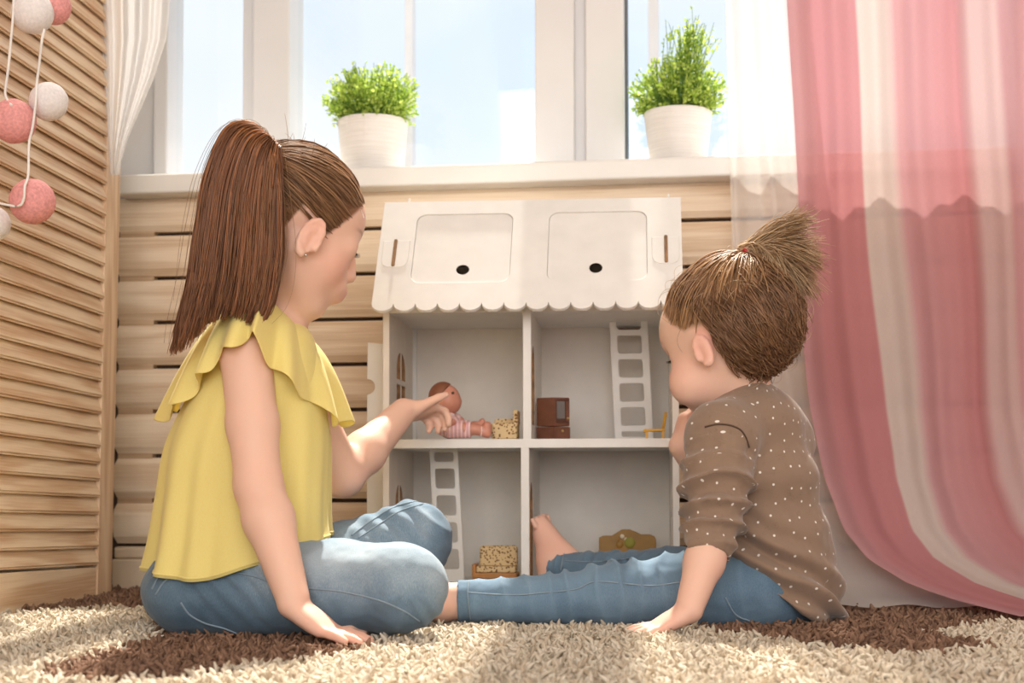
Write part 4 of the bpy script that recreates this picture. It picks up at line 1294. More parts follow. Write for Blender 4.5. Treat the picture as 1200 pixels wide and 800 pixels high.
# jeans
f = Field(np.minimum(P(160, 760, 1.80), P(160, 760, 2.05))-np.array([.04, .1, .02]), np.maximum(P(540, 570, 2.1), P(540, 570, 1.7))+np.array([.06, .06, .06]), .0024)
f.lo[2] = -.02
f.ell(P(258, 690, 1.89), (.098, .112, .054), np.stack([GF, GS, Z]), .02)
f.ell(P(232, 698, 1.845), (.060, .058, .050), np.stack([GF, GS, Z]), .02)
f.ell(P(240, 692, 1.945), (.060, .058, .052), np.stack([GF, GS, Z]), .02)
f.cone(P(262, 676, 1.89), P(272, 640, 1.89), .085, .072, .02)
f.chain([P(270, 690, 1.83), P(395, 688, 1.785), P(468, 686, 1.755), P(478, 688, 1.75)], [.058, .0555, .0485, .0470], .012)
f.chain([P(470, 700, 1.755), P(400, 718, 1.86)], [.040, .031], .012)
f.chain([P(275, 684, 1.955), P(400, 660, 1.98), P(482, 630, 2.0), P(488, 630, 2.0)], [.058, .052, .0480, .0465], .012)
f.chain([P(486, 645, 2.0), P(462, 700, 1.90)], [.043, .030], .012)
f.fcone(P(405, 720, 1.865), P(385, 724, 1.885), .033, .031, .004)
f.fcone(P(464, 698, 1.905), P(452, 712, 1.885), .032, .030, .004)
V, F = f.mesh(2)
N = vnormals(V, F)
# creases: along the thigh folds at hip and knee
disp = .0011*vnoise(V, 45, 3) + .0006*vnoise(V, 110, 4)
kn = P(478, 688, 1.75); hp_ = P(285, 660, 1.80)
d = V - kn
th = np.arctan2(d@Z, d@R_H)
rr_ = np.linalg.norm(d, axis=1)
disp += .0016*np.exp(-(rr_-.03)**2/.0018)*np.sin(th*9 + 3*vnoise(V, 25, 9))*sstep(.0, -.02, d@Z)
d = V - hp_
ax_ = d@cv(.75, -.1, .65)
disp += .0030*np.exp(-(np.linalg.norm(d, axis=1)/.055)**2)*np.sin(ax_*330 + 2*vnoise(V, 20, 2))
kl = P(470, 615, 1.97); d = V - kl
ax_ = d@cv(.55, 0, .83)
disp += .0028*np.exp(-(np.linalg.norm(d, axis=1)/.06)**2)*np.sin(ax_*300 + 2*vnoise(V, 22, 6))
V = V + N*disp[:, None]
# wear plus painted sun highlight: paler crests of thighs and knees, darker seat
paleness = np.full(len(V), .03)
for a, b, r_, w in ((P(330, 660, 1.78), P(490, 670, 1.74), .05, .55), (P(400, 640, 1.95), P(490, 610, 1.96), .05, .30), (P(190, 690, 1.86), P(215, 690, 1.82), .03, .12)):
    t_, dd = seg_param(V, a, b); paleness += w*np.exp(-(dd/r_)**2)
paleness += .05*vnoise(V, 70, 8)
me = np_mesh('jeans', V, F); set_color(me, np.repeat(paleness[:, None], 3, 1))
jeans = ob('jeans', me, M_denim, girl)
bv = bvh_of(V, F)
surf_line('seam', [(358, 689), (400, 693), (440, 702), (470, 714), (492, 728)], bv, .0011, M_thread, jeans)
surf_line('seam', [(178, 690), (188, 673), (205, 665), (222, 664)], bv, .0012, M_thread, jeans)
surf_line('seam', [(182, 697), (194, 680), (212, 672), (232, 670)], bv, .0012, M_thread, jeans)
surf_line('pocket_seam', [(212, 706), (222, 720), (240, 730), (262, 736), (278, 742)], bv, .0013, M_thread, jeans)
surf_line('pocket_seam', [(266, 668), (300, 676), (320, 684)], bv, .0009, M_thread, jeans)
surf_line('seam', [(412, 627), (432, 612), (462, 594), (492, 586)], bv, .0014, M_thread, jeans)
surf_line('seam', [(420, 630), (440, 617), (468, 599), (496, 590)], bv, .0011, M_thread, jeans)

# blouse: loose body with soft vertical folds
lev = np.array([  # pixel row, centre column, half length (m), half depth (m), centre depth
    [378, 320, .034, .036, 1.888], [395, 316, .052, .064, 1.888], [425, 309, .068, .082, 1.888], [470, 300, .086, .086, 1.888], [520, 292, .101, .089, 1.888],
    [575, 287, .105, .093, 1.888], [620, 283, .108, .108, 1.888], [650, 280, .113, .124, 1.888]])
nr, nc = 46, 150
L_i = catmull(lev, nr)
ang = np.linspace(0, 2*np.pi, nc, endpoint=False)
G = np.zeros((nr, nc, 3))
for i in range(nr):
    t = i/(nr-1)
    row, cx, a, b, dd = L_i[i]
    for j, th in enumerate(ang):
        # hem dips at the back and rises to the front; side slit at the near hip
        dip = 20*(-math.cos(th)) - 2 + 16*max(0, math.cos(th-1.5*math.pi-(-.45)))**6
        r_ = row + dip*t**3
        fold = (.045*math.sin(7*th+1.0) + .035*math.sin(11*th+.4) + .02*math.sin(17*th+2*t))*sstep(.15, 1, t)
        sag = 1 + fold
        c = P(cx, r_, dd)
        p = c + GF*a*sag*math.copysign(abs(math.cos(th))**.88, math.cos(th)) + GS*b*sag*math.copysign(abs(math.sin(th))**.88, math.sin(th))
        p[2] = P(cx, r_, dd)[2]
        G[i, j] = p
me = grid_mesh('blouse', G[:, ::-1], True)
bl = ob('blouse', me, M_yellow, girl)
modify(bl, 'SOLIDIFY', thickness=.0018, offset=0)
hem = G[-1]; hem2 = np.vstack([hem, hem[:1]])
tube_ob('hem', hem2 + np.array([0, 0, .004]), .0016, M_yellow, bl, 6)

# ruffle: a wavy flounce from the neckline over both shoulders
def ring(ctrl, n):
    c = np.array([P(*p) for _, *p in ctrl]); k = len(c)
    cc = catmull(np.vstack([c[-2:], c, c[:3]]), (k+4)*60)
    s0 = 2*60*(k+4)//(k+4)
    ph = np.array([p[0] for p in ctrl], float)
    x = np.concatenate([ph[-2:]-360, ph, ph[:3]+360]); xs = np.linspace(0, len(x)-1, (k+4)*60); deg = np.interp(xs, np.arange(len(x)), x)
    tgt = np.linspace(ph[0], ph[0]+360, n, endpoint=False)
    return np.stack([np.interp(tgt, deg, cc[:, i]) for i in range(3)], 1), tgt
hemc = [(0, 407, 498, 1.905), (28, 392, 486, 1.965), (60, 352, 440, 2.0), (90, 315, 398, 2.01), (120, 255, 440, 2.0), (150, 205, 478, 1.965), (180, 190, 490, 1.90), (205, 208, 474, 1.835),
        (228, 236, 441, 1.795), (250, 262, 412, 1.772), (268, 290, 396, 1.765), (285, 303, 398, 1.768), (297, 316, 430, 1.778), (312, 338, 447, 1.795), (328, 362, 468, 1.82), (345, 388, 492, 1.86)]
innc = [(0, 346, 386, 1.90), (45, 342, 374, 1.935), (90, 322, 358, 1.945), (135, 292, 352, 1.935), (180, 281, 352, 1.90), (225, 290, 348, 1.86), (270, 312, 350, 1.845), (315, 337, 372, 1.862)]
nC = 240
hr, tg = ring(hemc, nC); ir, _ = ring(innc, nC)
nR = 22
ctr = P(312, 400, 1.888)
G = np.zeros((nR, nC, 3))
for j in range(nC):
    out_ = hr[j] - ctr; out_[2] = 0; out_ = nrm(out_)
    th = math.radians(tg[j])
    for i in range(nR):
        t = i/(nR-1)
        p = ir[j]*(1-t) + hr[j]*t
        bulge = .017*math.sin(math.pi*t**.8)
        p = p + (out_*.6 + Z*.8)*bulge
        w = t**1.6
        wave = math.sin(th*13 + .8*math.sin(th*3)) + .35*math.sin(th*21 + 1)
        p = p + out_*.0095*w*wave + Z*.0055*w*math.cos(th*13 + .8*math.sin(th*3))
        G[i, j] = p
me = grid_mesh('ruffle', G, True)
ru = ob('ruffle', me, M_yellow, bl)
modify(ru, 'SOLIDIFY', thickness=.0014, offset=0)
modify(ru, 'SUBSURF', levels=1, render_levels=1)

# hair
hr_ = np.random.default_rng(21)
tie_dir = nrm(gH.A @ (P(312, 192, 1.835) - gH.c)/gH.h/gH.cr[1] - gH.cr[0]/gH.cr[1])
tie_w = gH.c + gH.h*((gH.cr[0] + tie_dir*gH.cr[1]*1.08)@gH.A)
roots = sample_roots(gH, g_hairline, 3000, hr_, .0)
pth = push_out(scalp_paths(gH, roots, tie_dir, 14, .045, hr_, .02, .08), fb, gH, .0014)
hair = strands('hair', pth, .0011, .0008, hair_cols(len(pth), (.12, .052, .022), (.45, .235, .11), hr_), M_hair, girl)
# baby hair along the hairline
fr = sample_roots(gH, lambda q: np.where(np.abs(g_hairline(q)) < .04, 1, -1)*np.where(q[:, 0] > -.1, 1, -1), 160, hr_)
tt = np.linspace(0, 1, 8)[None, :, None]
base = gH.c + gH.h*((gH.cr[0] + fr*gH.cr[1]*1.0)@gH.A)
dr = (fr*gH.cr[1]*1.0)@gH.A; dr /= np.linalg.norm(dr, axis=1, keepdims=True)
dr2 = dr*.5 + hr_.normal(0, .5, dr.shape) + gH.F*.2
wisps = base[:, None] + dr2[:, None]*tt*.022 + (-gH.F*.4)[None, None]*tt**2*.01
strands('hairline_wisps', wisps,  .00035, .0002, hair_cols(len(wisps), (.25, .12, .06), (.5, .3, .16), hr_), M_hair, hair, kind='stuff')
# ponytail
L1 = np.array([(321, 186), (300, 146), (266, 148), (241, 200), (229, 265), (221, 325), (208, 380), (199, 416)], float)
L2 = np.array([(326, 184), (329, 172), (330, 200), (331, 245), (331, 290), (326, 330), (318, 362), (306, 382)], float)
n = 2600; k = 26
s = hr_.uniform(0, 1, n)**.92; w = np.sqrt(hr_.uniform(0, 1, n))*hr_.choice([-1, 1], n)
A_ = catmull(L1, 60); B_ = catmull(L2, 60)
# middle strands hang shorter over the shoulder than the outer ones
reach = np.interp(s, [0, .15, .35, .6, .8, 1], [1.0, .97, .86, .84, .92, 1.0])*np.clip(1.03 - hr_.exponential(.13, n), .45, 1.04)
d0 = np.dot(tie_w - C0, FWD)
paths = np.zeros((n, k, 3))
tt = np.linspace(0, 1, k)
ph = hr_.uniform(0, 6.28, (n, 2)); am = hr_.uniform(.2, 1, (n, 2))
lock = np.floor(s*26)/26; lkp = (np.sin(lock*97.0)+1)/2
for i, u in enumerate(tt):
    idx = np.clip(u*reach*59, 0, 59); i0 = idx.astype(int); i1 = np.minimum(i0+1, 59); fr_ = (idx-i0)[:, None]
    a = A_[i0]*(1-fr_)+A_[i1]*fr_; b = B_[i0]*(1-fr_)+B_[i1]*fr_
    # strands gather into locks towards the tips
    ss = s*(1-.08*u**2) + (lock+.02)*(.08*u**2)
    px = a*(1-ss[:, None]) + b*ss[:, None]
    fat = np.sin(np.pi*np.clip(ss, .03, .97))**.5
    dep = np.interp(u, [0, .12, .4, 1], [1.84, 1.815, 1.80, 1.795]) + .022*np.sin(np.pi*s)*0 + w*(.006 + .028*min(1, u*3.2)*fat)*(1-.35*u)
    px = px + np.stack([am[:, 0]*4.0*np.sin(u*7+ph[:, 0])*u, am[:, 1]*1.4*np.sin(u*6+ph[:, 1])*u], 1) + np.stack([(lkp-.5)*3*u**2 + .9*np.sin(u*5.5 + s*60)*u, 0*u*s], 1)
    rays = FWD[None] + ((px[:, :1]-CX)/FPX)*RIGHT[None] + ((CY-px[:, 1:])/FPX)*UP[None]
    paths[:, i] = C0 + rays*dep[:, None]
lt = (.35+.65*np.exp(-((s-.12)/.35)**2))[:, None]
cols_ = hair_cols(n, (.12, .038, .013), (.50, .195, .065), hr_)*(.72+.5*lkp[:, None])
strands('ponytail', paths, .0011, .0004, cols_, M_hair, hair)
fly = paths[hr_.choice(n, 130, False)] + 0
off = hr_.normal(0, .012, (130, 1, 3))*np.linspace(0, 1, k)[None, :, None]**.7*np.sin(np.linspace(0, 2.6, k))[None, :, None]
strands('flyaway_hair', fly + off, .00035, .0002, hair_cols(130, (.2, .09, .04), (.5, .28, .12), hr_), M_hair, hair)
bm = bmesh.new()
bmesh.ops.create_circle(bm, segments=8, radius=.004)
me = bpy.data.meshes.new('tmp'); bm.free()
td = nrm(P(318, 178, d0)-gH.c); q1 = nrm(np.cross(td, Z)); q2 = np.cross(td, q1)
tube_ob('hair_tie', [tie_w + td*.002 + .013*(math.cos(a)*q1 + math.sin(a)*q2) for a in np.linspace(0, 2*np.pi, 25)], .004, plain('hair_tie_brown', (.12, .05, .03), .7), hair, 8)
# ------------------------------------------------------------------ the toddler
tod = empty('person', P(890, 735, 2.0)*np.array([1, 1, 0]), label='toddler in brown dotted top and jeans with short blond ponytail, legs stretched out', cat='person')
tp, ty = math.radians(14), math.radians(36)
tH = Head(P(851, 397, 2.0), cv(-math.cos(tp)*math.cos(ty), math.cos(tp)*math.sin(ty), -math.sin(tp)), cv(-math.sin(tp)*math.cos(ty), math.sin(tp)*math.sin(ty), math.cos(tp)), .204)
TF = cv(-math.cos(.62), math.sin(.62), 0); TL = cv(-math.sin(.62), -math.cos(.62), 0)
K = dict(pelvis=P(900, 688, 2.0), chest=P(886, 560, 2.0), neck0=P(878, 488, 2.0), neck1=P(868, 440, 2.0),
         shL=P(846, 512, 1.925), elL=P(837, 622, 1.875), wrL=P(808, 712, 1.822),
         shR=P(914, 518, 2.06), elR=P(850, 590, 2.115), wrR=P(799, 522, 2.07),
         hipL=P(885, 690, 1.955), knL=P(715, 697, 1.935), anL=P(545, 704, 1.935),
         hipR=P(895, 680, 2.05), knR=P(785, 672, 2.13), anR=P(670, 672, 2.232))
pts = np.array(list(K.values()) + [tH.c, P(500, 700, 1.93), P(628, 600, 2.29), P(735, 740, 1.8), P(970, 600, 2.0)])
f = Field(pts.min(0)-np.array([.04, .045, .04]), pts.max(0)+np.array([.04, .05, .12]), .0022)
f.chain([K['pelvis'], K['chest'], K['neck0']], [.062, .064, .04], .03)
f.chain([K['neck0'], K['neck1']], [.036, .036], .02)
build_head(f, tH, True)
f.chain([K['neck0']*.5+K['shL']*.5, K['shL'], K['elL'], K['elL']*.6+K['wrL']*.4, K['wrL']], [.03, .028, .0215, .0240, .0175], .012)
f.chain([K['neck0']*.5+K['shR']*.5, K['shR'], K['elR'], K['wrR']], [.03, .028, .024, .0185], .012)
for s_ in 'LR':
    f.chain([K['pelvis'], K['hip'+s_], K['kn'+s_], K['an'+s_]], [.05, .036, .027, .0225], .015)
f.chain([K['anL'], P(520, 703, 1.935)], [.0225, .0225], .01)
f.chain([P(516, 710, 1.935), P(503, 690, 1.94), P(500, 685, 1.945), P(496, 678, 1.945)], [.0205, .018, .013, .008], .012)
# far foot upright against the divider
f.chain([K['anR'], P(655, 668, 2.245)], [.0235, .0240], .01)
f.chain([P(648, 674, 2.247), P(647, 655, 2.255), P(638, 628, 2.27), P(634, 612, 2.275)], [.0225, .0215, .0145, .010], .014)
f.cone(P(668, 655, 2.24), P(638, 620, 2.27), .017, .010, .014)
for q in range(5):
    o = (q-2)*.0085
    f.cone(P(635, 616, 2.272)+TL*o, P(632.5, 605+abs(q-1)*1.2, 2.274)+TL*o*1.15, .0062-.0005*q, .0052-.0004*q, .003)
build_hand(f, K['wrL'] - Z*.004, cv(-.86, -.12, -.42), cv(-.35, -.15, .9), cv(-.1, .9, 0), .088, .34, [(-.28, .03, .10), (-.25, .03, .08), (-.24, .05, .1), (-.2, .08, .12)], rscale=1.08, wrist_r=.0165)
build_hand(f, K['wrR'], cv(.12, -.12, .95), cv(-.9, -.25, .1), cv(.2, -.9, .2), .080, .08, [(.6, 1.1, .7), (.65, 1.1, .7), (.7, 1.1, .7), (.75, 1.1, .7)], rscale=1.1, wrist_r=.016)
V, F = f.mesh(2); fb = f
def t_hairline(q):
    return q[:, 2] - np.interp(q[:, 0], [-.6, -.3, -.18, -.12, .02, .10, .18, .26, .33, .40, .5], [-.44, -.40, -.3, .04, .05, .05, .12, .22, .33, .45, .7])
SKT = (0.83, 0.54, 0.42)
tint = face_tint(tH, V, SKT, (.68, .22, .19), (.84, .36, .29), (.36, .20, .105), t_hairline, True)
for c, r_, w_ in ((P(640, 645, 2.26), .06, .4), (P(770, 735, 1.8), .05, .35), (P(806, 490, 2.06), .035, .35), (P(520, 700, 1.93), .03, .35), (P(835, 680, 1.85), .05, .25)):
    m = np.exp(-(np.linalg.norm(V-c, axis=1)/r_)**2)[:, None]*w_; tint = tint*(1-m)+np.array((.80, .36, .28))*m
me = np_mesh('body', V, F); set_color(me, tint)
ob('body', me, M_skin, tod)
add_eye(tH, tod, True)

# jeans
f = Field(np.minimum(P(525, 740, 1.86), P(960, 740, 1.86))-np.array([.05, .06, .03]), np.maximum(P(525, 620, 2.28), P(980, 600, 2.2))+np.array([.05, .05, .03]), .0024)
f.lo[2] = -.02
f.ell(P(903, 692, 2.0), (.080, .090, .058), np.stack([TF, TL, Z]), .02)
f.chain([P(888, 692, 1.955), P(790, 692, 1.945), P(715, 697, 1.935), P(640, 702, 1.935)], [.052, .047, .0385, .0325], .012)
f.fcone(P(642, 702, 1.935), P(538, 704.5, 1.935), .0325, .0262, .006)
f.fcone(P(562, 704, 1.935), P(536, 704.5, 1.935), .0275, .0272, .002)
f.chain([P(895, 680, 2.05), P(785, 674, 2.13), P(720, 673, 2.185)], [.050, .0395, .034], .012)
f.fcone(P(722, 673, 2.183), P(655, 669, 2.246), .034, .0285, .006)
f.fcone(P(668, 670, 2.234), P(652, 669, 2.248), .0300, .0297, .002)
f.fcone(P(520, 705, 1.935), P(541, 704.5, 1.935), .0235, .0235, .001, True)
f.fcone(P(640, 667, 2.26), P(657, 669.5, 2.243), .0255, .0255, .001, True)
V, F = f.mesh(1)
N = vnormals(V, F)
disp = .0009*vnoise(V, 50, 13) + .0005*vnoise(V, 120, 14)
# gathers: ridges across the shins and knees, wandering with height
a, b = P(560, 703, 1.935), P(830, 692, 1.95)
u = (b-a)/np.linalg.norm(b-a); s_ = (V-a)@u; nearleg = np.exp(-(np.linalg.norm(V-a-s_[:, None]*u, axis=1)/.06)**4)
up_ = N@Z
wv = s_*205 + 2.6*vnoise(V*np.array([1, 1, .45]), 26, 31) + (V[:, 2]-.03)*18
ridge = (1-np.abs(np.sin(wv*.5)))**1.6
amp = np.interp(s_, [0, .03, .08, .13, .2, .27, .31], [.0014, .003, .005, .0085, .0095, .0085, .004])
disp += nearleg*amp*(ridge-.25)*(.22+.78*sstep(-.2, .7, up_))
a2, b2 = P(668, 670, 2.234), P(800, 674, 2.12); u2 = (b2-a2)/np.linalg.norm(b2-a2); s2 = (V-a2)@u2
far = np.exp(-(np.linalg.norm(V-a2-np.clip(s2, 0, 1)[:, None]*u2, axis=1)/.05)**4)
disp += far*.0028*((1-np.abs(np.sin(s2*115+2.5*vnoise(V, 30, 5))))**1.5-.35)
V = V + N*disp[:, None]
paleness = np.full(len(V), .05)
t_, dd = seg_param(V, P(560, 690, 1.92), P(800, 670, 1.93)); paleness += .16*np.exp(-(dd/.035)**2)
paleness += nearleg*.10*(ridge-.4) + .05*vnoise(V, 60, 3)  # paler along the upper leg and on the fold ridges
me = np_mesh('jeans', V, F); set_color(me, np.repeat(paleness[:, None], 3, 1))
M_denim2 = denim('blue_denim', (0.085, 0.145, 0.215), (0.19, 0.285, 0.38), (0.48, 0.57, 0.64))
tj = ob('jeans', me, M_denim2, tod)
bv = bvh_of(V, F)
surf_line('seam', [(548, 694), (600, 697), (640, 694), (676, 690), (700, 681), (760, 686), (798, 682)], bv, .0010, M_thread, tj)
surf_line('cuff_seam', [(549, 680), (548, 694), (549, 710), (551, 727)], bv, .0012, M_thread, tj)
surf_line('cuff_seam', [(664, 643), (660, 652), (657, 668)], bv, .0011, M_thread, tj)
surf_line('seam', [(662, 657), (700, 658), (740, 654)], bv, .0010, M_thread, tj)
surf_line('pocket_seam', [(850, 700), (862, 720), (880, 728)], bv, .0012, M_thread, tj)

# dotted top
f = Field(np.minimum(P(790, 735, 2.12), P(790, 735, 1.8))-np.array([.04, .03, .02]), np.maximum(P(985, 440, 2.0), P(985, 440, 2.15))+np.array([.05, .06, .03]), .0022)
for (row, cx, a, b) in ((500, 886, .060, .075), (560, 890, .079, .083), (620, 899, .081, .086), (660, 904, .084, .094), (705, 906, .094, .106)):
    f.ell(P(cx, row, 2.0), (a, b, .055), np.stack([TF, TL, Z]), .03)
f.chain([P(878, 492, 2.0), P(866, 464, 2.0)], [.050, .043], .02)
f.chain([P(868, 496, 1.965), K['shL'], P(843, 545, 1.912)], [.040, .044, .0415], .02)
f.chain([P(843, 545, 1.912), P(838, 600, 1.89)], [.0405, .0350], .010)
f.fcone(P(838, 596, 1.892), P(829, 651, 1.862), .0350, .0295, .008)
f.chain([P(895, 503, 2.03), K['shR'], P(885, 560, 2.10), K['elR']], [.042, .037, .034, .031], .035)
f.fcone(P(852, 590, 2.114), P(822, 556, 2.09), .031, .027, .006)
hem_n = cv(-.47, 0, -.88)*1.0
f.cut(P(900, 690, 2.0), nrm(cv(-.52, .05, -.85)), .004)
# open cuff and neckline
f.fcone(P(831, 643, 1.867), P(826, 660, 1.855), .0232, .0232, .001, True)
f.cone(P(858, 446, 2.0), P(868, 466, 2.0), .040, .034, .002, True)
V, F = f.mesh(1)
N = vnormals(V, F)
disp = .0022*vnoise(V, 30, 41) + .0006*vnoise(V, 90, 42)
a, b = P(846, 520, 1.922), P(830, 652, 1.862); u = (b-a)/np.linalg.norm(b-a); s_ = (V-a)@u
arm = np.exp(-(np.linalg.norm(V-a-np.clip(s_, 0, .16)[:, None]*u, axis=1)/.05)**6)
side = (V-a)@R_H
wv = s_*225 + side*45 + 1.5*vnoise(V, 26, 44)
ridge = (1-np.abs(np.sin(wv*.5)))**1.3
disp += arm*(ridge-.12)*np.interp(s_, [-.02, .02, .045, .07, .125, .15], [0, .003, .0135, .0155, .012, .001])
# pushed-up bulge above the elbow, and slack above the hem
disp += arm*.0028*vnoise(V, 75, 48)
disp += arm*.006*np.exp(-((s_-.045)/.016)**2)
hd = (V-P(900, 690, 2.0))@nrm(cv(-.52, .05, -.85))
wv2 = hd*190 + 2.2*vnoise(V, 16, 47)
disp += .0095*np.exp(-((hd+.034)/.034)**2)*np.sin(wv2)*(1-arm)
sh_ = V - P(872, 530, 1.93); disp += -.010*np.exp(-((sh_@R_H)/.009)**2 - ((sh_@Z)/.03)**2 - ((sh_@F_H)/.05)**2)
V = V + N*disp[:, None]
def dotted():
    m, nt, b, o = new_mat('brown_dotted_jersey')
    v = coords(nt)
    tc = nt.nodes.new('ShaderNodeTexCoord')
    vo = node(nt, 'ShaderNodeTexVoronoi', Vector=tc.outputs['UV'], Scale=47.0, Randomness=0.45); vo.voronoi_dimensions = '2D'
    nz = node(nt, 'ShaderNodeTexNoise', Vector=coords(nt, (500, 500, 1500)), Scale=1.0, Detail=2.0)
    n2 = node(nt, 'ShaderNodeTexNoise', Vector=v, Scale=90.0, Detail=3.0)
    sm = node(nt, 'ShaderNodeMath'); sm.operation = 'ADD'; nt.links.new(nz.outputs['Fac'], sm.inputs[0]); nt.links.new(n2.outputs['Fac'], sm.inputs[1])
    basec = ramp(nt, sm.outputs[0], [(.35, (.16, .10, .066)), (.9, (.28, .185, .13))])
    dots = ramp(nt, vo.outputs['Distance'], [(.062, (1, 1, 1)), (.085, (0, 0, 0))])
    sock(nt, mixc(nt, dots, basec, (.82, .76, .70)), b.inputs['Base Color'])
    b.inputs['Roughness'].default_value = .9; b.inputs['Specular IOR Level'].default_value = .15; b.inputs['Sheen Weight'].default_value = .3
    bump(nt, b, nz.outputs['Fac'], .25, .0005)
    return m
M_dot = dotted()
c_ax = P(895, 560, 2.0)
on_arm = np.linalg.norm(V-a-np.clip(s_, -.03, .16)[:, None]*u, axis=1) < .047
e1 = nrm(np.cross(u, F_H)); e2 = np.cross(u, e1); rel = V - a
uvA = np.stack([np.arctan2(rel@e1, rel@e2)*.036 + .5, s_], 1)
relb = V - c_ax
uvT = np.stack([np.arctan2(relb@TL, relb@TF)*.080, V[:, 2]], 1)
me = np_mesh('dotted_top', V, F); add_uv(me, np.where(on_arm[:, None], uvA, uvT))
tt_ = ob('dotted_top', me, M_dot, tod)
bv = bvh_of(V, F)
M_brownthread = plain('brown_seam', (.10, .06, .04), .9)
surf_line('seam', [(826, 500), (840, 497), (855, 498), (867, 503), (874, 512), (878, 524)], bv, .0012, M_brownthread, tt_)

# hair
hr_ = np.random.default_rng(33)
ttd = nrm(tH.A @ (P(868, 310, 1.985) - tH.c)/tH.h/tH.cr[1]*1.0 - tH.cr[0]/tH.cr[1])
tie_w = tH.c + tH.h*((tH.cr[0] + ttd*tH.cr[1]*1.10)@tH.A)
roots = sample_roots(tH, t_hairline, 3800, hr_, .0)
qz = (tH.cr[0] + roots*tH.cr[1])
upper = (qz[:, 2] - .10 + .45*(qz[:, 0]+.1)) > hr_.normal(0, .10, len(qz))
top = roots[upper]
LO, HI = (.22, .095, .040), (.66, .38, .18)
pth = push_out(scalp_paths(tH, top, ttd, 14, .05, hr_, .035, .07), fb, tH, .0014)
hair = strands('hair', pth, .0011, .0007, hair_cols(len(pth), LO, HI, hr_), M_hair, tod)
# loose lower hair falls to the nape and curls at the ends
low = np.vstack([roots[~upper], sample_roots(tH, lambda q: np.where((q[:, 0] < .02) & (q[:, 2] > -.15) & (q[:, 2] < .22), 1, -1), 1300, hr_)])
n = len(low); k = 18
t = np.linspace(0, 1, k)[None, :, None]
dn = np.array([-.30, 0, -1.0]) + hr_.normal(0, .16, (n, 3)); dn[:, 1] += -.25*np.sign(low[:, 1])*hr_.uniform(0, 1, n)
Ln = hr_.uniform(.7, 1.5, n)[:, None, None]
d = low[:, None] + dn[:, None]*t*Ln
d /= np.linalg.norm(d, axis=2, keepdims=True)
# do not dive under the skull: keep the end above the nape
zlim = -.80

lf = 1.02 + .055*hr_.uniform(.2, 1.3, (n, 1, 1))*np.clip(t*4, 0, 1) + .05*t**2*hr_.uniform(.2, 1.2, (n, 1, 1))
q = tH.cr[0] + d*tH.cr[1]*lf
cl = np.floor(hr_.uniform(0, 1, n)*26); cph = (cl*2.399) % 6.28
ph = cph[:, None, None] + hr_.normal(0, .35, (n, 1, 1))
curl = t**1.5*.030*hr_.uniform(.5, 1.2, (n, 1, 1))
q = q + curl*np.concatenate([np.cos(t*7+ph)*.7, np.sin(t*7+ph), np.cos(t*7+ph+.8)*.7], 2)
keep = ~((q[..., 0] > -.085) & (q[..., 2] < .02) & (np.abs(q[..., 1]) > .2)).any(1)
q = q[keep]; n = len(q)
low_p = push_out(tH.c + tH.h*(q@tH.A), fb, tH, .0016)
strands('curls', low_p, .0010, .0005, hair_cols(n, (.15, .066, .030), (.44, .23, .11), hr_), M_hair, hair)
# short sprouting ponytail
n = 1500; k = 16
aims = np.array([(942, 258, 1.97), (936, 275, 2.01), (952, 292, 1.99), (955, 312, 1.97), (950, 340, 1.98), (935, 352, 1.97), (905, 350, 1.955), (890, 342, 1.96), (900, 330, 2.03), (922, 345, 2.02)])
wts = np.array([1.6, 1.0, 1.3, 1.3, 1.0, 1.0, 1.2, .8, .7, .8]); ch = hr_.choice(len(aims), n, p=wts/wts.sum())
tip = np.array([P(*a_) for a_ in aims])[ch] + hr_.normal(0, .0095, (n, 3))
start = tie_w + hr_.normal(0, .0035, (n, 3))
ou = nrm(cv(.80, -.05, .62))
mid = start + ou[None]*(.040 + .012*hr_.uniform(-1, 1, (n, 1))) + hr_.normal(0, .006, (n, 3))
t = np.linspace(0, 1, k)[None, :, None]
pth = (1-t)**2*start[:, None] + 2*t*(1-t)*mid[:, None] + t**2*tip[:, None]
pth = pth + hr_.normal(0, .004, (n, 1, 3))*np.sin(t*5 + hr_.uniform(0, 6, (n, 1, 1)))*t
strands('ponytail', pth, .00085, .0003, hair_cols(n, (.34, .18, .08), (.86, .62, .37), hr_), M_hair, hair)
# flyaway strands over the forehead and crown
n = 110
fr = sample_roots(tH, t_hairline, n, hr_)
base = tH.c + tH.h*((tH.cr[0] + fr*tH.cr[1]*1.04)@tH.A)
dr = (fr@tH.A); t = np.linspace(0, 1, 9)[None, :, None]
tan = hr_.normal(0, 1, (n, 3)); tan -= (tan*dr).sum(1, keepdims=True)*dr; tan /= np.linalg.norm(tan, axis=1, keepdims=True)
fl = base[:, None] + dr[:, None]*.014*np.sin(t*2.6) + tan[:, None]*t*.035
strands('flyaway_hair', fl, .0003, .00018, hair_cols(n, (.3, .18, .09), (.7, .5, .3), hr_), M_hair, hair)
q1 = nrm(np.cross(ou, Z)); q2 = np.cross(ou, q1)
tube_ob('hair_tie', [tie_w + ou*.004 + .0058*(math.cos(a)*q1 + math.sin(a)*q2) for a in np.linspace(0, 2*np.pi, 25)], .0030, M_tie_red, hair, 8)
bm = bmesh.new(); bmesh.ops.create_uvsphere(bm, u_segments=14, v_segments=10, radius=.0042)
bm_ob('hair_tie_bead', bm, M_tie_red, hair, True, M=Matrix.Translation(tie_w + ou*.003 - F_H*.009))

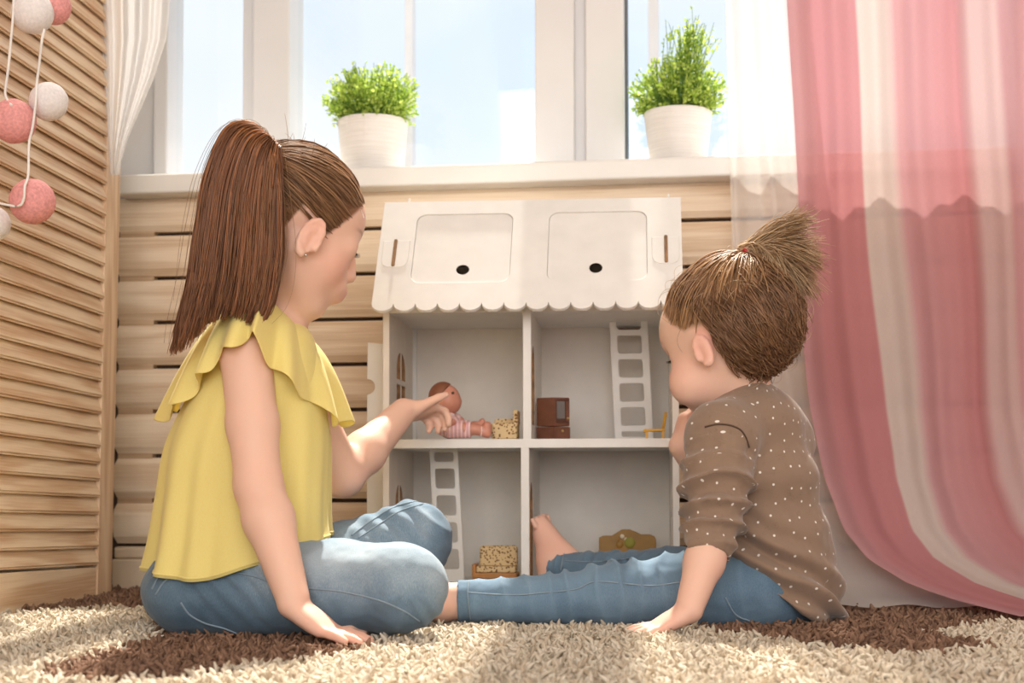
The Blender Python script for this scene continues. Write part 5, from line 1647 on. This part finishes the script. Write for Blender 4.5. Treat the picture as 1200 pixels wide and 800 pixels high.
# ------------------------------------------------------------------ the little doll on the shelf
M_dollskin = plain('doll_vinyl', (.62, .27, .19), .4, .04, 60, 0, .4, .1)
M_dollcap = plain('doll_painted_hair', (.24, .09, .05), .5)
def stripes_mat():
    m, nt, b, o = new_mat('pink_white_stripe')
    tc = nt.nodes.new('ShaderNodeTexCoord')
    dt = node(nt, 'ShaderNodeVectorMath'); dt.operation = 'DOT_PRODUCT'; nt.links.new(tc.outputs['Object'], dt.inputs[0]); dt.inputs[1].default_value = tuple(R_H*1050)
    sn = node(nt, 'ShaderNodeMath'); sn.operation = 'SINE'; nt.links.new(dt.outputs['Value'], sn.inputs[0])
    sock(nt, ramp(nt, sn.outputs[0], [(.2, (.80, .40, .42)), (.6, (.86, .72, .70))]), b.inputs['Base Color'])
    b.inputs['Roughness'].default_value = .9
    return m
M_stripe = stripes_mat()
M_dpink = plain('pink_knit', (.84, .56, .56), .9, .12, 300, .4)
M_dtrim = plain('pale_pink_trim', (.86, .70, .68), .9)
DD = 2.285
doll = empty('toy_doll', P(522, 512, DD), label='small baby doll in pink striped clothes sitting on the upper dollhouse shelf', cat='doll')
f = Field(P(490, 520, DD)-np.array([.03, .05, .02]), P(590, 440, DD)+np.array([.03, .05, .02]), .0012)
m = 1/FPX*DD
f.ell(P(522, 468, DD), np.array((17.5, 15.5, 18))*m, None, .004)
f.ell(P(528, 473, DD), np.array((12, 12, 11))*m, None, .006)
f.ell(P(537.5, 470, DD), np.array((3.5, 3.5, 3))*m, None, .003)
f.cone(P(521, 482, DD), P(527, 500, DD), 8*m, 12*m, .005)
f.chain([P(517, 488, DD-.012), P(524, 497, DD-.018), P(530, 494, DD-.020)], np.array([5, 4.3, 4.2])*m, .003)
f.chain([P(527, 487, DD+.012), P(540, 492, DD+.012)], np.array([5, 4])*m, .003)
f.chain([P(528, 503, DD-.008), P(545, 503, DD-.012), P(559, 503, DD-.012), P(566, 506, DD-.012)], np.array([9, 8.5, 6, 5.5])*m, .004)
f.chain([P(571, 508, DD-.012), P(571, 499, DD-.012)], np.array([5, 5.5])*m, .003)
f.chain([P(528, 503, DD+.010), P(545, 503, DD+.010), P(556, 500, DD+.010), P(562, 500, DD+.010), P(565, 494, DD+.010)], np.array([9, 8.5, 6, 5, 4])*m, .004)
V, F = f.mesh(1); ob('body', np_mesh('body', V, F), M_dollskin, doll)
f = Field(P(490, 520, DD)-np.array([.03, .05, .02]), P(590, 440, DD)+np.array([.03, .05, .02]), .0012)
f.ell(P(519, 465, DD), np.array((17, 16.5, 18))*m, None, .002); f.cut(P(521, 459, DD), cv(.75, 0, -.66), .002)
V, F = f.mesh(1); ob('painted_hair', np_mesh('painted_hair', V, F), M_dollcap, doll)
f = Field(P(490, 520, DD)-np.array([.03, .05, .02]), P(590, 440, DD)+np.array([.03, .05, .02]), .0012)
f.cone(P(521, 487, DD), P(527, 500, DD), 10.5*m, 14*m, .004)
f.chain([P(516, 488, DD-.012), P(521, 494, DD-.017)], np.array([6.8, 6.2])*m, .004)
f.chain([P(527, 487, DD+.012), P(535, 490, DD+.012)], np.array([6.8, 6])*m, .004)
V, F = f.mesh(1); ob('top', np_mesh('top', V, F), M_dpink, doll)
f = Field(P(490, 520, DD)-np.array([.03, .05, .02]), P(590, 440, DD)+np.array([.03, .05, .02]), .0012)
f.ell(P(524, 502, DD), np.array((14, 15, 9.5))*m, None, .004)
f.fcone(P(524, 503, DD-.008), P(552, 503.5, DD-.012), 10.5*m, 9.6*m, .003)
f.fcone(P(524, 502, DD+.010), P(550, 502, DD+.010), 10.5*m, 9.6*m, .003)
V, F = f.mesh(1); ob('striped_trousers', np_mesh('striped_trousers', V, F), M_stripe, doll)
tube_ob('neck_trim', [P(524+9*math.cos(a), 484+2.5*math.cos(a)*.8, DD) + F_H*.012*math.sin(a) for a in np.linspace(0, 2*np.pi, 20)], .0016, M_dtrim, doll, 6)
tube_ob('shoe_strap', [P(563+1.5*math.cos(a), 505+6*math.sin(a), DD-.012) + F_H*(-.0065)*math.cos(a) for a in np.linspace(0, 2*np.pi, 16)], .0013, M_dtrim, doll, 6)
for sg in (-1, 1):
    bm = bmesh.new(); bmesh.ops.create_uvsphere(bm, u_segments=12, v_segments=8, radius=.0022)
    bm_ob('eye', bm, M_iris, doll, True, M=Matrix.Translation(P(531.2 if sg < 0 else 535.5, 461, DD) + F_H*(.0175*sg if sg < 0 else .011)))
# ------------------------------------------------------------------ shag rug
rug = empty('shag_rug', (.1, 1.7, -.028), label='thick shag rug, cream with dark brown patches, under the two children', cat='rug')
M_rugback = plain('rug_backing', (.42, .33, .24), .95, .2, 120)
box('backing', (-1.10, .55, -.0275), (1.75, 2.49, -.021), M_rugback, rug)
M_pile = attr_mat('cream_pile', .9, 0, .1, transl=.18)
rg = np.random.default_rng(11)
def on_floor(pix): return np.array([PZ(x, y, -.002)[:2] for x, y in pix])
# the brown parts of the pattern, traced on the floor
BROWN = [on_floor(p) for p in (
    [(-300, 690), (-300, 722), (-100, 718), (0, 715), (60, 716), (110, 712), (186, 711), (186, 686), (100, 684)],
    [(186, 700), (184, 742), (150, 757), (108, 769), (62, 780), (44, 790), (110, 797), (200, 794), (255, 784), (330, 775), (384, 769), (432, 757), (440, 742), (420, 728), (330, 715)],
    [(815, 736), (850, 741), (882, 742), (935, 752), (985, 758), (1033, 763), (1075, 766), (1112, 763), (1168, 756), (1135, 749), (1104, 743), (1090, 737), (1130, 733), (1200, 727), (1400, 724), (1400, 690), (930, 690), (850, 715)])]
def inside_poly(p, poly):
    x, y = p[:, 0], p[:, 1]; c = np.zeros(len(p), bool)
    for (x1, y1), (x2, y2) in zip(poly, np.roll(poly, -1, 0)):
        m = ((y1 > y) != (y2 > y)) & (x < (x2-x1)*(y-y1)/(y2-y1+1e-12) + x1)
        c ^= m
    return c
def tufts(x0, x1, y0, y1, step, r, L, segs, sides):
    gx, gy = np.meshgrid(np.arange(x0, x1, step), np.arange(y0, y1, step))
    p = np.stack([gx.ravel(), gy.ravel()], 1) + rg.uniform(-.5, .5, (gx.size, 2))*step
    # keep what the camera side of the room can see
    q = (p - C0[:2]); dep = q@F_H[:2]; lat = q@R_H[:2]
    p = p[(np.abs(lat) < dep*.43 + .12)]
    n = len(p); k = segs
    t = np.linspace(0, 1, k)[None, :, None]
    Lh = L*rg.uniform(.72, 1.18, n)
    lean = np.stack([vnoise(np.stack([p[:, 0], p[:, 1], p[:, 0]*0], 1), 22, s_) for s_ in (1, 2)], 1)*.35 + rg.normal(0, .33, (n, 2))
    base = np.stack([p[:, 0], p[:, 1], np.full(n, -.0235)], 1)
    # each yarn stands up and curls over at the tip
    tt = np.linspace(0, 1, k)
    az = rg.uniform(0, 2*np.pi, n); hook = np.stack([np.cos(az), np.sin(az), np.zeros(n)], 1)
    bend = np.clip((tt-.45)/.55, 0, 1)[None]*rg.uniform(.7, 2.3, n)[:, None]
    l3 = np.concatenate([lean, np.ones((n, 1))], 1); l3 /= np.linalg.norm(l3, axis=1, keepdims=True)
    step_ = (l3[:, None]*np.cos(bend)[..., None] + hook[:, None]*np.sin(bend)[..., None])*(Lh[:, None, None]*1.18/(k-1))
    path = base[:, None] + np.concatenate([np.zeros((n, 1, 3)), np.cumsum(step_[:, :-1], 1)], 1)
    rr = r*rg.uniform(.75, 1.2, (n, 1))*np.interp(np.linspace(0, 1, k), [0, .35, .75, .92, 1], [.8, .95, 1.1, .95, .35])[None]
    V, F = tubes(path, rr, sides)
    g = rg.beta(2, 1.7, n)[:, None]
    pat = .5+.5*vnoise(np.stack([p[:, 0], p[:, 1], p[:, 0]*0], 1), 60, 5)[:, None]
    col = np.array((.60, .47, .33))*(1-g) + np.array((.86, .78, .65))*g
    col = col*(.92+.08*pat)
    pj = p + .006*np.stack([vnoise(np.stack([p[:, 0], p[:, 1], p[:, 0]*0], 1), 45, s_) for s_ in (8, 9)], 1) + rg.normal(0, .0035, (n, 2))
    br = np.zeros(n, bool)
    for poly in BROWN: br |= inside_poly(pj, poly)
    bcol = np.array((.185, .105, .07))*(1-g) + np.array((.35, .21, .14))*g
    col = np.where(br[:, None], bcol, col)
    shade = np.interp(np.linspace(0, 1, k), [0, 1], [1, 1])
    tint = np.repeat(col, k*sides, 0)
    # close the tip
    return V, F, tint, n
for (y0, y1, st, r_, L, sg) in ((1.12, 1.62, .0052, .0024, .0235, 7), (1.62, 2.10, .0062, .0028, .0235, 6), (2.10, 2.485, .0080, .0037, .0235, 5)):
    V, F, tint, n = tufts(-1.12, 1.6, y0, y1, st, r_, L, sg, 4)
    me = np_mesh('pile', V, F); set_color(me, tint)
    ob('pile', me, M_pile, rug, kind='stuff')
